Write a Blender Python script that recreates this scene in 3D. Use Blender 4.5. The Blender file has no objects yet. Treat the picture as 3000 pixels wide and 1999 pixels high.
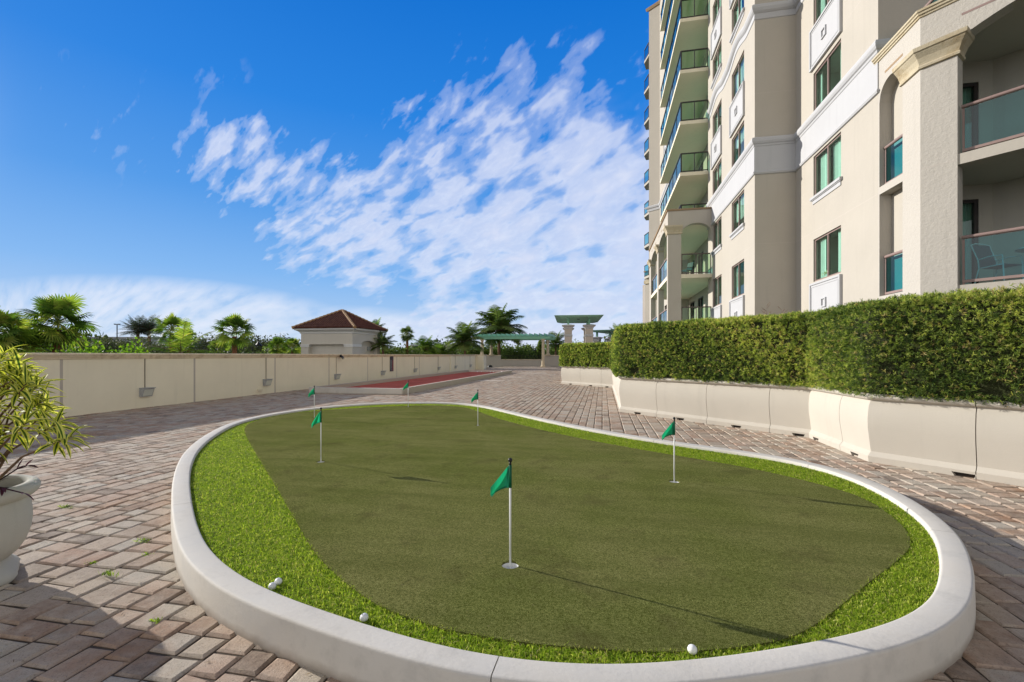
import bpy, bmesh, math, random
import numpy as np
from mathutils import Vector, Matrix
R = math.radians
random.seed(7); rng = np.random.default_rng(7)
scene = bpy.context.scene
COL = scene.collection
PI = math.pi
# ------------------------------------------------------------------ frame of the place
# +Y runs along the parapet wall into the distance, +X towards the building, Z=0 top of the pavers
EYE = 1.5
YAW = math.atan(265/1333.0)
SUN_AZ = R(-71.7)      # from +Y, clockwise positive towards +X
SUN_EL = R(18.8)
SUNV = Vector((math.sin(SUN_AZ)*math.cos(SUN_EL), math.cos(SUN_AZ)*math.cos(SUN_EL), math.sin(SUN_EL)))
CAMR = (math.cos(YAW), math.sin(YAW))     # unit vector to the right of the view
CAMF = (-math.sin(YAW), math.cos(YAW))    # unit vector along the view
def rf(r, f): return (r*CAMR[0]+f*CAMF[0], r*CAMR[1]+f*CAMF[1])

# ------------------------------------------------------------------ materials
def new_mat(name):
    m = bpy.data.materials.new(name); m.use_nodes = True
    nt = m.node_tree; nt.nodes.clear()
    return m, nt, nt.nodes, nt.links
def nd(N, t, **kw):
    n = N.new(t)
    for k, v in kw.items():
        if k.startswith('i_'):
            n.inputs[k[2:].replace('_', ' ')].default_value = v
        else: setattr(n, k, v)
    return n
def mixrgb(N, L, fac, a, b, blend='MIX'):
    m = N.new('ShaderNodeMix'); m.data_type = 'RGBA'; m.blend_type = blend
    for s, v in ((0, fac), (6, a), (7, b)):
        if isinstance(v, bpy.types.NodeSocket): L.new(v, m.inputs[s])
        else: m.inputs[s].default_value = v if s == 0 else (tuple(v)+(1,))[:4]
    return m.outputs[2]
def ramp(N, L, src, stops, interp='LINEAR'):
    r = N.new('ShaderNodeValToRGB'); r.color_ramp.interpolation = interp
    e = r.color_ramp.elements
    while len(e) > 1: e.remove(e[-1])
    e[0].position = stops[0][0]; e[0].color = tuple(stops[0][1])+(1,)
    for p, c in stops[1:]:
        k = e.new(p); k.color = tuple(c)+(1,)
    L.new(src, r.inputs[0]); return r.outputs[0]
def noise(N, L, scale, detail=4, rough=.55, vec=None, dim='3D'):
    n = N.new('ShaderNodeTexNoise'); n.inputs['Scale'].default_value = scale
    n.inputs['Detail'].default_value = detail; n.inputs['Roughness'].default_value = rough
    if vec is not None: L.new(vec, n.inputs['Vector'])
    return n.outputs[0]
def objco(N):
    return N.new('ShaderNodeTexCoord').outputs['Object']
def geopos(N):
    return N.new('ShaderNodeNewGeometry').outputs['Position']
def bump(N, L, h, strength, dist):
    b = N.new('ShaderNodeBump'); b.inputs['Strength'].default_value = strength; b.inputs['Distance'].default_value = dist
    L.new(h, b.inputs['Height']); return b.outputs[0]
def math_(N, L, op, a, b=None, clamp=False):
    m = N.new('ShaderNodeMath'); m.operation = op; m.use_clamp = clamp
    for i, v in enumerate((a, b)):
        if v is None: continue
        if isinstance(v, bpy.types.NodeSocket): L.new(v, m.inputs[i])
        else: m.inputs[i].default_value = v
    return m.outputs[0]
def finish(m, N, L, col, rough=.8, nrm=None, spec=.3, metal=0.):
    p = N.new('ShaderNodeBsdfPrincipled'); o = N.new('ShaderNodeOutputMaterial')
    if isinstance(col, bpy.types.NodeSocket): L.new(col, p.inputs['Base Color'])
    else: p.inputs['Base Color'].default_value = tuple(col)+(1,)
    if isinstance(rough, bpy.types.NodeSocket): L.new(rough, p.inputs['Roughness'])
    else: p.inputs['Roughness'].default_value = rough
    p.inputs['Specular IOR Level'].default_value = spec; p.inputs['Metallic'].default_value = metal
    if nrm is not None: L.new(nrm, p.inputs['Normal'])
    L.new(p.outputs[0], o.inputs[0]); return m
def M_plain(name, c, rough=.6, var=.12, vs=3., bs=60., bstr=.15, bd=.004, spec=.3, metal=0., world=True):
    m, nt, N, L = new_mat(name)
    co = geopos(N) if world else objco(N)
    n = noise(N, L, vs, 5, .6, co)
    lo = tuple(x*(1-var) for x in c); hi = tuple(min(1, x*(1+var)) for x in c)
    col = ramp(N, L, n, [(.3, lo), (.7, hi)])
    nrm = bump(N, L, noise(N, L, bs, 4, .6, co), bstr, bd) if bstr > 0 else None
    return finish(m, N, L, col, rough, nrm, spec, metal)
def M_stucco(name, c, var=.06, coarse=18., bstr=.35, bd=.012, stain=None):
    m, nt, N, L = new_mat(name); co = geopos(N)
    n = noise(N, L, .7, 6, .62, co)
    col = ramp(N, L, n, [(.3, tuple(x*(1-var) for x in c)), (.7, tuple(x*(1+var) for x in c))])
    mp = nd(N, 'ShaderNodeMapping'); mp.inputs['Scale'].default_value = (5, 5, .35); L.new(co, mp.inputs[0])
    streak = noise(N, L, 1., 5, .6, mp.outputs[0])
    col = mixrgb(N, L, ramp(N, L, streak, [(.56, (0, 0, 0)), (.75, (.22, .22, .22))]), col, tuple(x*.72 for x in c))
    if stain:
        n2 = noise(N, L, 2.5, 8, .7, co)
        col = mixrgb(N, L, ramp(N, L, n2, [(.5, (0, 0, 0)), (.72, (.8, .8, .8))]), col, stain)
    h = math_(N, L, 'ADD', noise(N, L, coarse, 5, .6, co), math_(N, L, 'MULTIPLY', noise(N, L, coarse*5, 3, .6, co), .4))
    return finish(m, N, L, col, .9, bump(N, L, h, bstr, bd), .15)
def M_leaf(name, stops, trans=.35, attr='rnd', rough=.6, spec=.15, tint=None):
    m, nt, N, L = new_mat(name)
    a = nd(N, 'ShaderNodeAttribute', attribute_name=attr)
    col = ramp(N, L, a.outputs['Fac'], stops)
    p = N.new('ShaderNodeBsdfPrincipled'); L.new(col, p.inputs['Base Color'])
    p.inputs['Roughness'].default_value = rough; p.inputs['Specular IOR Level'].default_value = spec
    t = N.new('ShaderNodeBsdfTranslucent')
    tc = mixrgb(N, L, 1., col, tint or (1.15, 1.25, .6), 'MULTIPLY'); L.new(tc, t.inputs[0])
    mx = N.new('ShaderNodeMixShader'); mx.inputs[0].default_value = trans
    L.new(p.outputs[0], mx.inputs[1]); L.new(t.outputs[0], mx.inputs[2])
    o = N.new('ShaderNodeOutputMaterial'); L.new(mx.outputs[0], o.inputs[0]); return m
def M_glass(name, tint, refl=1.0, rough=.01, ior=1.5, gl=(1, 1, 1), base=0.):
    m, nt, N, L = new_mat(name)
    ge = N.new('ShaderNodeNewGeometry'); dt = N.new('ShaderNodeVectorMath'); dt.operation = 'DOT_PRODUCT'
    L.new(ge.outputs['Normal'], dt.inputs[0]); L.new(ge.outputs['Incoming'], dt.inputs[1])
    c5 = math_(N, L, 'POWER', math_(N, L, 'SUBTRACT', 1., math_(N, L, 'ABSOLUTE', dt.outputs['Value']), True), 5.)
    f = math_(N, L, 'ADD', math_(N, L, 'MULTIPLY', c5, refl*.9), .03+base, True)
    t = N.new('ShaderNodeBsdfTransparent'); t.inputs[0].default_value = tuple(tint)+(1,)
    gsh = N.new('ShaderNodeBsdfGlossy'); gsh.inputs[0].default_value = tuple(gl)+(1,); gsh.inputs[1].default_value = rough
    mx = N.new('ShaderNodeMixShader'); L.new(f, mx.inputs[0]); L.new(t.outputs[0], mx.inputs[1]); L.new(gsh.outputs[0], mx.inputs[2])
    o = N.new('ShaderNodeOutputMaterial'); L.new(mx.outputs[0], o.inputs[0]); return m

MAT = {}
CREAM = (.45, .413, .353)
MAT['facade'] = M_stucco('facade_stucco', CREAM, .035, 9., .35, .012)
MAT['facade_rough'] = M_stucco('rough_trowel_stucco', (.47, .437, .385), .03, 12., .6, .02)
MAT['trim'] = M_stucco('white_trim_paint', (.465, .465, .47), .03, 30., .15, .006)
MAT['soffit'] = M_stucco('balcony_soffit', (.76, .69, .53), .03, 14., .3, .01)
MAT['wall'] = M_stucco('parapet_stucco', (.83, .765, .60), .05, 22., .3, .006)
MAT['coping'] = M_stucco('stained_coping', (.72, .62, .46), .1, 30., .3, .006, stain=(.36, .25, .14))
MAT['coral'] = M_stucco('coral_stone', (.50, .435, .31), .12, 30., .6, .014, stain=(.33, .24, .12))
MAT['brownedge'] = M_stucco('tile_edge', (.30, .21, .13), .2, 20., .4, .01)
MAT['planter'] = M_stucco('planter_concrete', (.495, .455, .388), .05, 60., .35, .004)
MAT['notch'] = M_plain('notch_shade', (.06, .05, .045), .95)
MAT['pier'] = M_stucco('grey_stucco', (.50, .45, .40), .04, 20., .25, .008)
MAT['phwall'] = M_stucco('pool_house_stucco', (.58, .54, .48), .04, 20., .25, .008)
MAT['column'] = M_stucco('column_stone', (.60, .50, .36), .08, 25., .4, .01)
MAT['green_metal'] = M_plain('green_painted_wood', (.26, .52, .38), .5, .1, 2., 40., .08)
MAT['bronze'] = M_plain('bronze_frame', (.10, .075, .065), .45, .1)
MAT['mauve'] = M_plain('mauve_frame', (.27, .19, .17), .45, .08)
MAT['dark_frame'] = M_plain('dark_bronze', (.035, .028, .025), .4, .1)
MAT['black'] = M_plain('black_plastic', (.012, .012, .013), .4, .1)
MAT['white'] = M_plain('white_paint', (.78, .78, .76), .35, .04)
MAT['ball'] = M_plain('golf_ball', (.80, .80, .80), .25, .02, 10., 420., .6, .002, .5, world=False)
MAT['conduit'] = M_plain('painted_conduit', (.22, .18, .14), .6, .1)
MAT['trim_soft'] = M_stucco('pool_house_trim', (.68, .67, .66), .03, 30., .15, .006)
MAT['grey_metal'] = M_plain('galvanised', (.36, .37, .38), .5, .2, 25., 90., .3, .003, .5)
MAT['asphalt'] = M_plain('far_ground', (.10, .10, .08), .95, .3, .05, 2., .1)
MAT['deck'] = M_plain('joint_sand', (.085, .064, .047), .95, .35, 4., 120., .5, .004)
MAT['soil'] = M_plain('potting_soil', (.03, .022, .016), .95, .4, 30., 80., .8, .02)
MAT['interior'] = M_plain('room_wall', (.55, .56, .50), .9, .05)
MAT['curtain'] = M_plain('curtain_cloth', (.78, .80, .74), .9, .04)
MAT['urn'] = M_stucco('urn_cast_stone', (.47, .46, .41), .10, 160., .5, .004)
MAT['roofpave'] = M_plain('pale_stone_inlay', (.58, .52, .43), .85, .08, 3., 60., .2)
MAT['glass_win'] = M_glass('window_glass', (.66, .90, .82), 1., .008, 1.52, (.92, 1, 1), .02)
MAT['glass_rail'] = M_glass('railing_glass', (.20, .60, .66), .9, .01, 1.45, (.85, .95, 1), .02)
MAT['glass_end'] = M_glass('green_railing_glass', (.52, .72, .50), 1.2, .01, 1.5, (.9, 1, .95), .02)
MAT['glass_dark'] = M_glass('door_glass', (.45, .68, .60), 1.2, .01, 1.5, (.9, 1, 1), .03)
def _lens():
    m, nt, N, L = new_mat('lamp_lens')
    v = nd(N, 'ShaderNodeTexVoronoi'); v.inputs['Scale'].default_value = 60; L.new(objco(N), v.inputs[0])
    return finish(m, N, L, (.62, .64, .58), .25, bump(N, L, v.outputs[0], .5, .005), .5)
MAT['lens'] = _lens()
def _curb():
    m, nt, N, L = new_mat('curb_concrete'); co = geopos(N)
    n = noise(N, L, 1.6, 7, .6, co)
    col = ramp(N, L, n, [(.3, (.58, .54, .475)), (.7, (.66, .625, .565))])
    n2 = noise(N, L, 5., 8, .7, co)
    col = mixrgb(N, L, ramp(N, L, n2, [(.52, (0, 0, 0)), (.74, (.5, .5, .5))]), col, (.41, .39, .35))
    n6 = noise(N, L, .8, 6, .7, co); col = mixrgb(N, L, ramp(N, L, n6, [(.48, (0, 0, 0)), (.66, (.55, .55, .55))]), col, (.46, .45, .425))
    n7 = noise(N, L, 55., 5, .8, co); col = mixrgb(N, L, ramp(N, L, n7, [(.66, (0, 0, 0)), (.72, (.6, .6, .6))]), col, (.26, .23, .20))
    # grime band where the curb meets the pavers
    z = nd(N, 'ShaderNodeSeparateXYZ'); L.new(co, z.inputs[0])
    zz = math_(N, L, 'ADD', z.outputs[2], math_(N, L, 'MULTIPLY', noise(N, L, 9., 5, .6, co), .05))
    g = ramp(N, L, zz, [(.03, (.75, .75, .75)), (.075, (0, 0, 0))])
    col = mixrgb(N, L, g, col, (.30, .25, .20))
    h = math_(N, L, 'ADD', noise(N, L, 45., 5, .65, co), math_(N, L, 'MULTIPLY', noise(N, L, 260., 3, .6, co), .35))
    return finish(m, N, L, col, .8, bump(N, L, h, .3, .006), .25)
MAT['curb'] = _curb()
def _turf():
    m, nt, N, L = new_mat('putting_turf'); co = geopos(N)
    fine = noise(N, L, 210., 3, .85, co)
    mid = noise(N, L, 80., 3, .7, co)
    f = math_(N, L, 'ADD', math_(N, L, 'MULTIPLY', fine, .72), math_(N, L, 'MULTIPLY', mid, .28))
    big = noise(N, L, .9, 5, .6, co)
    a = ramp(N, L, f, [(.40, (.022, .032, .006)), (.5, (.138, .150, .036)), (.58, (.33, .35, .12))])
    b = ramp(N, L, f, [(.40, (.032, .040, .009)), (.5, (.178, .178, .056)), (.58, (.37, .365, .14))])
    col = mixrgb(N, L, ramp(N, L, big, [(.40, (0, 0, 0)), (.58, (1, 1, 1))]), a, b)
    brown = noise(N, L, 2.3, 7, .7, co)
    col = mixrgb(N, L, ramp(N, L, brown, [(.54, (0, 0, 0)), (.74, (.6, .6, .6))]), col, (.075, .062, .028))
    mp = nd(N, 'ShaderNodeMapping'); mp.inputs['Rotation'].default_value = (0, 0, .5); mp.inputs['Scale'].default_value = (.5, 3.2, 1); L.new(co, mp.inputs[0])
    nap = noise(N, L, 1.3, 5, .65, mp.outputs[0]); col = mixrgb(N, L, ramp(N, L, nap, [(.42, (0, 0, 0)), (.66, (.38, .38, .38))]), col, (.080, .095, .022))
    spk = noise(N, L, 34., 2, .5, co); col = mixrgb(N, L, ramp(N, L, spk, [(.735, (0, 0, 0)), (.76, (.7, .7, .7))]), col, (.22, .20, .10))
    return finish(m, N, L, col, .95, bump(N, L, f, 1., .010), .0)
MAT['turf'] = _turf()
def _court():
    m, nt, N, L = new_mat('red_court'); co = geopos(N)
    f = noise(N, L, 120., 3, .7, co); big = noise(N, L, .8, 5, .6, co)
    col = ramp(N, L, math_(N, L, 'ADD', math_(N, L, 'MULTIPLY', f, .5), math_(N, L, 'MULTIPLY', big, .5)), [(.35, (.42, .085, .052)), (.65, (.62, .145, .095))])
    return finish(m, N, L, col, .95, bump(N, L, f, .6, .006), .1)
MAT['court'] = _court()
def _paver():
    m, nt, N, L = new_mat('tumbled_pavers'); co = geopos(N)
    a = nd(N, 'ShaderNodeAttribute', attribute_name='rnd')
    col = ramp(N, L, a.outputs['Fac'], [(0, (.50, .435, .345)), (.14, (.43, .385, .32)), (.30, (.47, .36, .275)), (.44, (.41, .27, .195)), (.58, (.46, .39, .305)), (.72, (.33, .215, .15)), (.84, (.37, .30, .235)), (.93, (.25, .185, .14)), (1, (.16, .125, .10))])
    n1 = noise(N, L, 7., 6, .7, co)
    col = mixrgb(N, L, ramp(N, L, n1, [(.38, (0, 0, 0)), (.72, (0.739, 0.718, 0.718))]), col, (0.579, 0.479, 0.383))
    n2 = noise(N, L, .9, 7, .68, co)
    col = mixrgb(N, L, ramp(N, L, n2, [(.54, (0, 0, 0)), (.70, (0.677, 0.658, 0.658))]), col, (0.381, 0.204, 0.108))
    n5 = noise(N, L, 1.7, 6, .7, co)
    col = mixrgb(N, L, ramp(N, L, n5, [(.56, (0, 0, 0)), (.74, (.5, .5, .5))]), col, (.19, .155, .125))
    n3 = noise(N, L, 110., 4, .75, co)
    col = mixrgb(N, L, ramp(N, L, n3, [(.56, (0, 0, 0)), (.68, (.8, .8, .8))]), col, (.13, .105, .085))
    n4 = noise(N, L, 24., 6, .78, co)
    col = mixrgb(N, L, ramp(N, L, n4, [(.55, (0, 0, 0)), (.70, (.65, .65, .65))]), col, (.19, .15, .115))
    h = math_(N, L, 'ADD', noise(N, L, 35., 7, .75, co), math_(N, L, 'MULTIPLY', n3, -.45))
    return finish(m, N, L, col, .9, bump(N, L, h, .8, .012), .15)
MAT['paver'] = _paver()
def _tile():
    m, nt, N, L = new_mat('clay_tile'); co = geopos(N)
    n = noise(N, L, 3., 6, .7, co); n2 = noise(N, L, 14., 4, .6, co)
    col = ramp(N, L, math_(N, L, 'ADD', math_(N, L, 'MULTIPLY', n, .6), math_(N, L, 'MULTIPLY', n2, .4)), [(.35, (.05, .020, .014)), (.5, (.105, .038, .024)), (.65, (.19, .075, .045))])
    return finish(m, N, L, col, .8, bump(N, L, n2, .3, .01), .2)
MAT['tile'] = _tile()
MAT['ridge_tile'] = M_plain('ridge_tile_clay', (.34, .21, .11), .85, .3, 6., 30., .3)
MAT['grass'] = M_leaf('fringe_grass_blade', [(0, (.03, .07, .010)), (.25, (.17, .27, .022)), (.6, (.39, .52, .045)), (.85, (.70, .71, .13)), (.97, (.80, .76, .28)), (1, (.6, .48, .26))], .45, rough=.65, spec=.1)
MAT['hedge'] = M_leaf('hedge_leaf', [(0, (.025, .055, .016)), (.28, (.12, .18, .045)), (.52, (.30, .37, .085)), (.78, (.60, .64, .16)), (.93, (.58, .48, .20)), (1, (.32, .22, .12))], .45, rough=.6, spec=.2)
MAT['hedge_core'] = M_plain('hedge_twigs', (.035, .042, .014), .95, .5, 12., 50., .9, .05)
MAT['palm'] = M_leaf('palm_leaf', [(0, (.04, .085, .016)), (.5, (.13, .22, .035)), (.85, (.30, .38, .065)), (1, (.40, .38, .10))], .5)
MAT['palm_dark'] = M_leaf('palm_leaf_dark', [(0, (.04, .08, .025)), (.55, (.13, .19, .055)), (1, (.28, .32, .10))], .42)
MAT['palm_cool'] = M_leaf('date_palm_leaf', [(0, (.035, .055, .040)), (.6, (.07, .10, .065)), (1, (.12, .15, .09))], .25)
MAT['bright_leaf'] = M_leaf('bright_leaf', [(0, (.05, .12, .01)), (.5, (.13, .27, .02)), (1, (.30, .42, .04))], .4)
MAT['grey_leaf'] = M_leaf('grey_green_leaf', [(0, (.045, .06, .035)), (.5, (.09, .11, .06)), (.85, (.15, .17, .09)), (1, (.22, .2, .13))], .25)
MAT['far_leaf'] = M_leaf('far_leaf', [(0, (.03, .05, .022)), (.5, (.06, .09, .035)), (1, (.12, .15, .05))], .25)
MAT['trunk'] = M_plain('palm_trunk', (.20, .12, .075), .95, .4, 8., 25., .9, .04)
MAT['trunk_red'] = M_plain('palm_boot_trunk', (.22, .095, .05), .95, .45, 9., 25., .9, .05)
MAT['stem'] = M_plain('woody_stem', (.16, .10, .06), .9, .3, 20., 60., .5, .01)
MAT['twig'] = M_plain('bare_twig', (.26, .19, .14), .9, .2, 20.)
MAT['purple'] = M_leaf('purple_leaf', [(0, (.045, .012, .025)), (1, (.13, .045, .07))], .2, tint=(1.4, .6, .9))
MAT['far_build'] = M_plain('far_building_paint', (.30, .33, .37), .9, .05, .5)
MAT['far_build_pale'] = M_plain('far_building_pale', (.55, .48, .45), .9, .05, .5)
MAT['sign_text'] = M_plain('sign_letter', (.03, .035, .05), .6)
MAT['sign_dark'] = M_plain('sign_panel', (.030, .018, .035), .4, .2)
MAT['sign_red'] = M_plain('sign_red', (.36, .03, .035), .4, .1)
MAT['sign_pale'] = M_plain('sign_pale', (.35, .36, .38), .5, .1)
MAT['teal_cloth'] = M_plain('chair_sling', (.05, .10, .12), .7, .1)
def _song():
    m, nt, N, L = new_mat('variegated_leaf')
    a = nd(N, 'ShaderNodeAttribute', attribute_name='edge'); b = nd(N, 'ShaderNodeAttribute', attribute_name='rnd')
    green = ramp(N, L, b.outputs['Fac'], [(0, (.03, .085, .012)), (1, (.10, .20, .03))])
    yel = ramp(N, L, b.outputs['Fac'], [(0, (.60, .62, .08)), (1, (.92, .86, .26))])
    col = mixrgb(N, L, ramp(N, L, a.outputs['Fac'], [(.30, (0, 0, 0)), (.5, (1, 1, 1))]), green, yel)
    p = N.new('ShaderNodeBsdfPrincipled'); L.new(col, p.inputs['Base Color']); p.inputs['Roughness'].default_value = .6; p.inputs['Specular IOR Level'].default_value = .15
    t = N.new('ShaderNodeBsdfTranslucent'); L.new(mixrgb(N, L, 1., col, (1.15, 1.2, .7), 'MULTIPLY'), t.inputs[0])
    mx = N.new('ShaderNodeMixShader'); mx.inputs[0].default_value = .4
    L.new(p.outputs[0], mx.inputs[1]); L.new(t.outputs[0], mx.inputs[2])
    o = N.new('ShaderNodeOutputMaterial'); L.new(mx.outputs[0], o.inputs[0]); return m
MAT['song'] = _song()
def _flag():
    m, nt, N, L = new_mat('flag_nylon')
    a = nd(N, 'ShaderNodeAttribute', attribute_name='hem')
    col = mixrgb(N, L, a.outputs['Fac'], (.008, .33, .155), (.005, .15, .075))
    p = N.new('ShaderNodeBsdfPrincipled'); L.new(col, p.inputs['Base Color']); p.inputs['Roughness'].default_value = .55
    t = N.new('ShaderNodeBsdfTranslucent'); L.new(mixrgb(N, L, 1., col, (1.2, 1.4, 1.3), 'MULTIPLY'), t.inputs[0])
    mx = N.new('ShaderNodeMixShader'); mx.inputs[0].default_value = .45
    L.new(p.outputs[0], mx.inputs[1]); L.new(t.outputs[0], mx.inputs[2])
    o = N.new('ShaderNodeOutputMaterial'); L.new(mx.outputs[0], o.inputs[0]); return m
MAT['flag'] = _flag()

# ------------------------------------------------------------------ mesh helpers
class MB:
    def __init__(s): s.v = []; s.f = []; s.mi = []; s.cm = 0
    def quad(s, a, b, c, d): 
        n = len(s.v); s.v += [tuple(a), tuple(b), tuple(c), tuple(d)]; s.f.append((n, n+1, n+2, n+3)); s.mi.append(s.cm)
    def poly(s, pts):
        n = len(s.v); s.v += [tuple(p) for p in pts]; s.f.append(tuple(range(n, n+len(pts)))); s.mi.append(s.cm)
    def hexa(s, p):      # 8 corners: bottom ring 0-3, top ring 4-7
        n = len(s.v); s.v += [tuple(q) for q in p]
        for f in ((0, 3, 2, 1), (4, 5, 6, 7), (0, 1, 5, 4), (1, 2, 6, 5), (2, 3, 7, 6), (3, 0, 4, 7)):
            s.f.append(tuple(n+i for i in f)); s.mi.append(s.cm)
    def box(s, x0, x1, y0, y1, z0, z1, fr=None):
        P = [(x0, y0, z0), (x1, y0, z0), (x1, y1, z0), (x0, y1, z0), (x0, y0, z1), (x1, y0, z1), (x1, y1, z1), (x0, y1, z1)]
        s.hexa([fr(*p) for p in P] if fr else P)
    def tube(s, pts, rad, n=8, cap=True):
        pts = [Vector(p) for p in pts]; rads = rad if isinstance(rad, (list, tuple)) else [rad]*len(pts)
        rings = []
        for i, p in enumerate(pts):
            t = (pts[min(i+1, len(pts)-1)]-pts[max(i-1, 0)]).normalized()
            u = t.cross(Vector((0, 0, 1)) if abs(t.z) < .95 else Vector((1, 0, 0))).normalized(); w = t.cross(u)
            b = len(s.v); rings.append(b)
            for k in range(n):
                a = 2*PI*k/n; s.v.append(tuple(p+(u*math.cos(a)+w*math.sin(a))*rads[i]))
        for i in range(len(rings)-1):
            for k in range(n):
                s.f.append((rings[i]+k, rings[i]+(k+1) % n, rings[i+1]+(k+1) % n, rings[i+1]+k)); s.mi.append(s.cm)
        if cap:
            s.f.append(tuple(rings[0]+k for k in range(n))[::-1]); s.mi.append(s.cm)
            s.f.append(tuple(rings[-1]+k for k in range(n))); s.mi.append(s.cm)
    def lathe(s, prof, n=24, c=(0, 0, 0), mod=None, a0=0.):
        rings = []
        for r, z in prof:
            rings.append(len(s.v))
            for k in range(n):
                a = a0+2*PI*k/n; q = r*(mod(a, z) if mod else 1)
                s.v.append((c[0]+q*math.cos(a), c[1]+q*math.sin(a), c[2]+z))
        for i in range(len(rings)-1):
            for k in range(n):
                s.f.append((rings[i]+k, rings[i]+(k+1) % n, rings[i+1]+(k+1) % n, rings[i+1]+k)); s.mi.append(s.cm)
    def sphere(s, c, r, n=12):
        prof = [(max(1e-4, r*math.sin(PI*i/n)), -r*math.cos(PI*i/n)) for i in range(n+1)]
        s.lathe(prof, n*2, c)
    def build(s, name, mats, parent=None, smooth=False, loc=None):
        me = bpy.data.meshes.new(name); me.from_pydata(s.v, [], s.f)
        if not isinstance(mats, (list, tuple)): mats = [mats]
        for m in mats: me.materials.append(MAT[m] if isinstance(m, str) else m)
        if len(mats) > 1: me.polygons.foreach_set('material_index', s.mi)
        if smooth: me.polygons.foreach_set('use_smooth', [True]*len(me.polygons))
        bm = bmesh.new(); bm.from_mesh(me); bmesh.ops.remove_doubles(bm, verts=bm.verts, dist=1e-5)
        bmesh.ops.recalc_face_normals(bm, faces=bm.faces); bm.to_mesh(me); bm.free()
        me.update(); return link(name, me, parent, loc)
def link(name, me, parent=None, loc=None):
    o = bpy.data.objects.new(name, me); COL.objects.link(o)
    if parent is not None: o.parent = parent
    if loc is not None: o.location = loc
    return o
def tag(o, label=None, cat=None, group=None, kind=None):
    if label: o['label'] = label
    if cat: o['category'] = cat
    if group: o['group'] = group
    if kind: o['kind'] = kind
    return o
def empty(name, loc=(0, 0, 0), rz=0.):
    o = bpy.data.objects.new(name, None); COL.objects.link(o); o.location = loc; o.rotation_euler = (0, 0, rz); o.empty_display_size = .2; return o
def copy_tree(o, parent=None):
    c = o.copy(); COL.objects.link(c)
    if parent is not None: c.parent = parent
    for ch in list(o.children): copy_tree(ch, c)
    return c
def quads_np(name, V, mat, parent=None, attrs=None, smooth=False, loc=None):
    """V (n,4,3) array of quads -> one mesh; attrs: dict name -> (domain, values)"""
    n = len(V); me = bpy.data.meshes.new(name)
    me.vertices.add(n*4); me.vertices.foreach_set('co', np.ascontiguousarray(V, dtype=np.float32).ravel())
    me.loops.add(n*4); me.loops.foreach_set('vertex_index', np.arange(n*4, dtype=np.int32))
    me.polygons.add(n); me.polygons.foreach_set('loop_start', np.arange(0, n*4, 4, dtype=np.int32))
    if smooth: me.polygons.foreach_set('use_smooth', np.ones(n, dtype=bool))
    for k, (dom, val) in (attrs or {}).items():
        a = me.attributes.new(k, 'FLOAT', dom); a.data.foreach_set('value', np.ascontiguousarray(val, dtype=np.float32).ravel())
    me.update(calc_edges=True); me.materials.append(MAT[mat] if isinstance(mat, str) else mat)
    return link(name, me, parent, loc)
def nrmz(a): return a/np.maximum(np.linalg.norm(a, axis=-1, keepdims=True), 1e-9)
def leaf_quads(P, D, N_, length, width, fold=0.):
    """diamond leaves: base P, direction D, side axis from normal N_"""
    S = nrmz(np.cross(D, N_)); l = length[:, None]; w = width[:, None]
    mid = P+D*l*.45
    return np.stack([P, mid+S*w*.5, P+D*l, mid-S*w*.5], axis=1)
def smooth_loop(pts, per=8, it=2):
    P = np.array(pts, float); n = len(P)
    for _ in range(it): P = .5*P+.25*(np.roll(P, 1, 0)+np.roll(P, -1, 0))
    out = []
    for i in range(n):
        p0, p1, p2, p3 = P[i-1], P[i], P[(i+1) % n], P[(i+2) % n]
        for k in range(per):
            t = k/per
            out.append(.5*((2*p1)+(-p0+p2)*t+(2*p0-5*p1+4*p2-p3)*t*t+(-p0+3*p1-3*p2+p3)*t**3))
    return np.array(out)
def resample(P, step):
    Q = np.vstack([P, P[:1]]); d = np.linalg.norm(np.diff(Q, axis=0), axis=1); s = np.concatenate([[0], np.cumsum(d)])
    n = int(s[-1]/step); t = np.linspace(0, s[-1], n, endpoint=False)
    return np.stack([np.interp(t, s, Q[:, k]) for k in (0, 1)], axis=1)
def loop_normals(P):      # outward for a loop run counter-clockwise is to the right of travel
    T = nrmz(np.roll(P, -1, 0)-np.roll(P, 1, 0)); A = .5*np.sum(P[:, 0]*np.roll(P[:, 1], -1)-np.roll(P[:, 0], -1)*P[:, 1])
    Nn = np.stack([T[:, 1], -T[:, 0]], axis=1)
    return Nn if A > 0 else -Nn
def inside(pts, poly):
    x, y = pts[:, 0], pts[:, 1]; c = np.zeros(len(pts), bool); X, Y = poly[:, 0], poly[:, 1]
    j = len(poly)-1
    for i in range(len(poly)):
        m = ((Y[i] > y) != (Y[j] > y)) & (x < (X[j]-X[i])*(y-Y[i])/(Y[j]-Y[i]+1e-12)+X[i]); c ^= m; j = i
    return c
class Fr:      # local frame on a facade: d along, n inward, z up
    def __init__(s, ox, oy, dx, dy, nx, ny): s.a = (ox, oy, dx, dy, nx, ny)
    def __call__(s, d, n, z): o = s.a; return (o[0]+d*o[2]+n*o[4], o[1]+d*o[3]+n*o[5], z)
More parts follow.
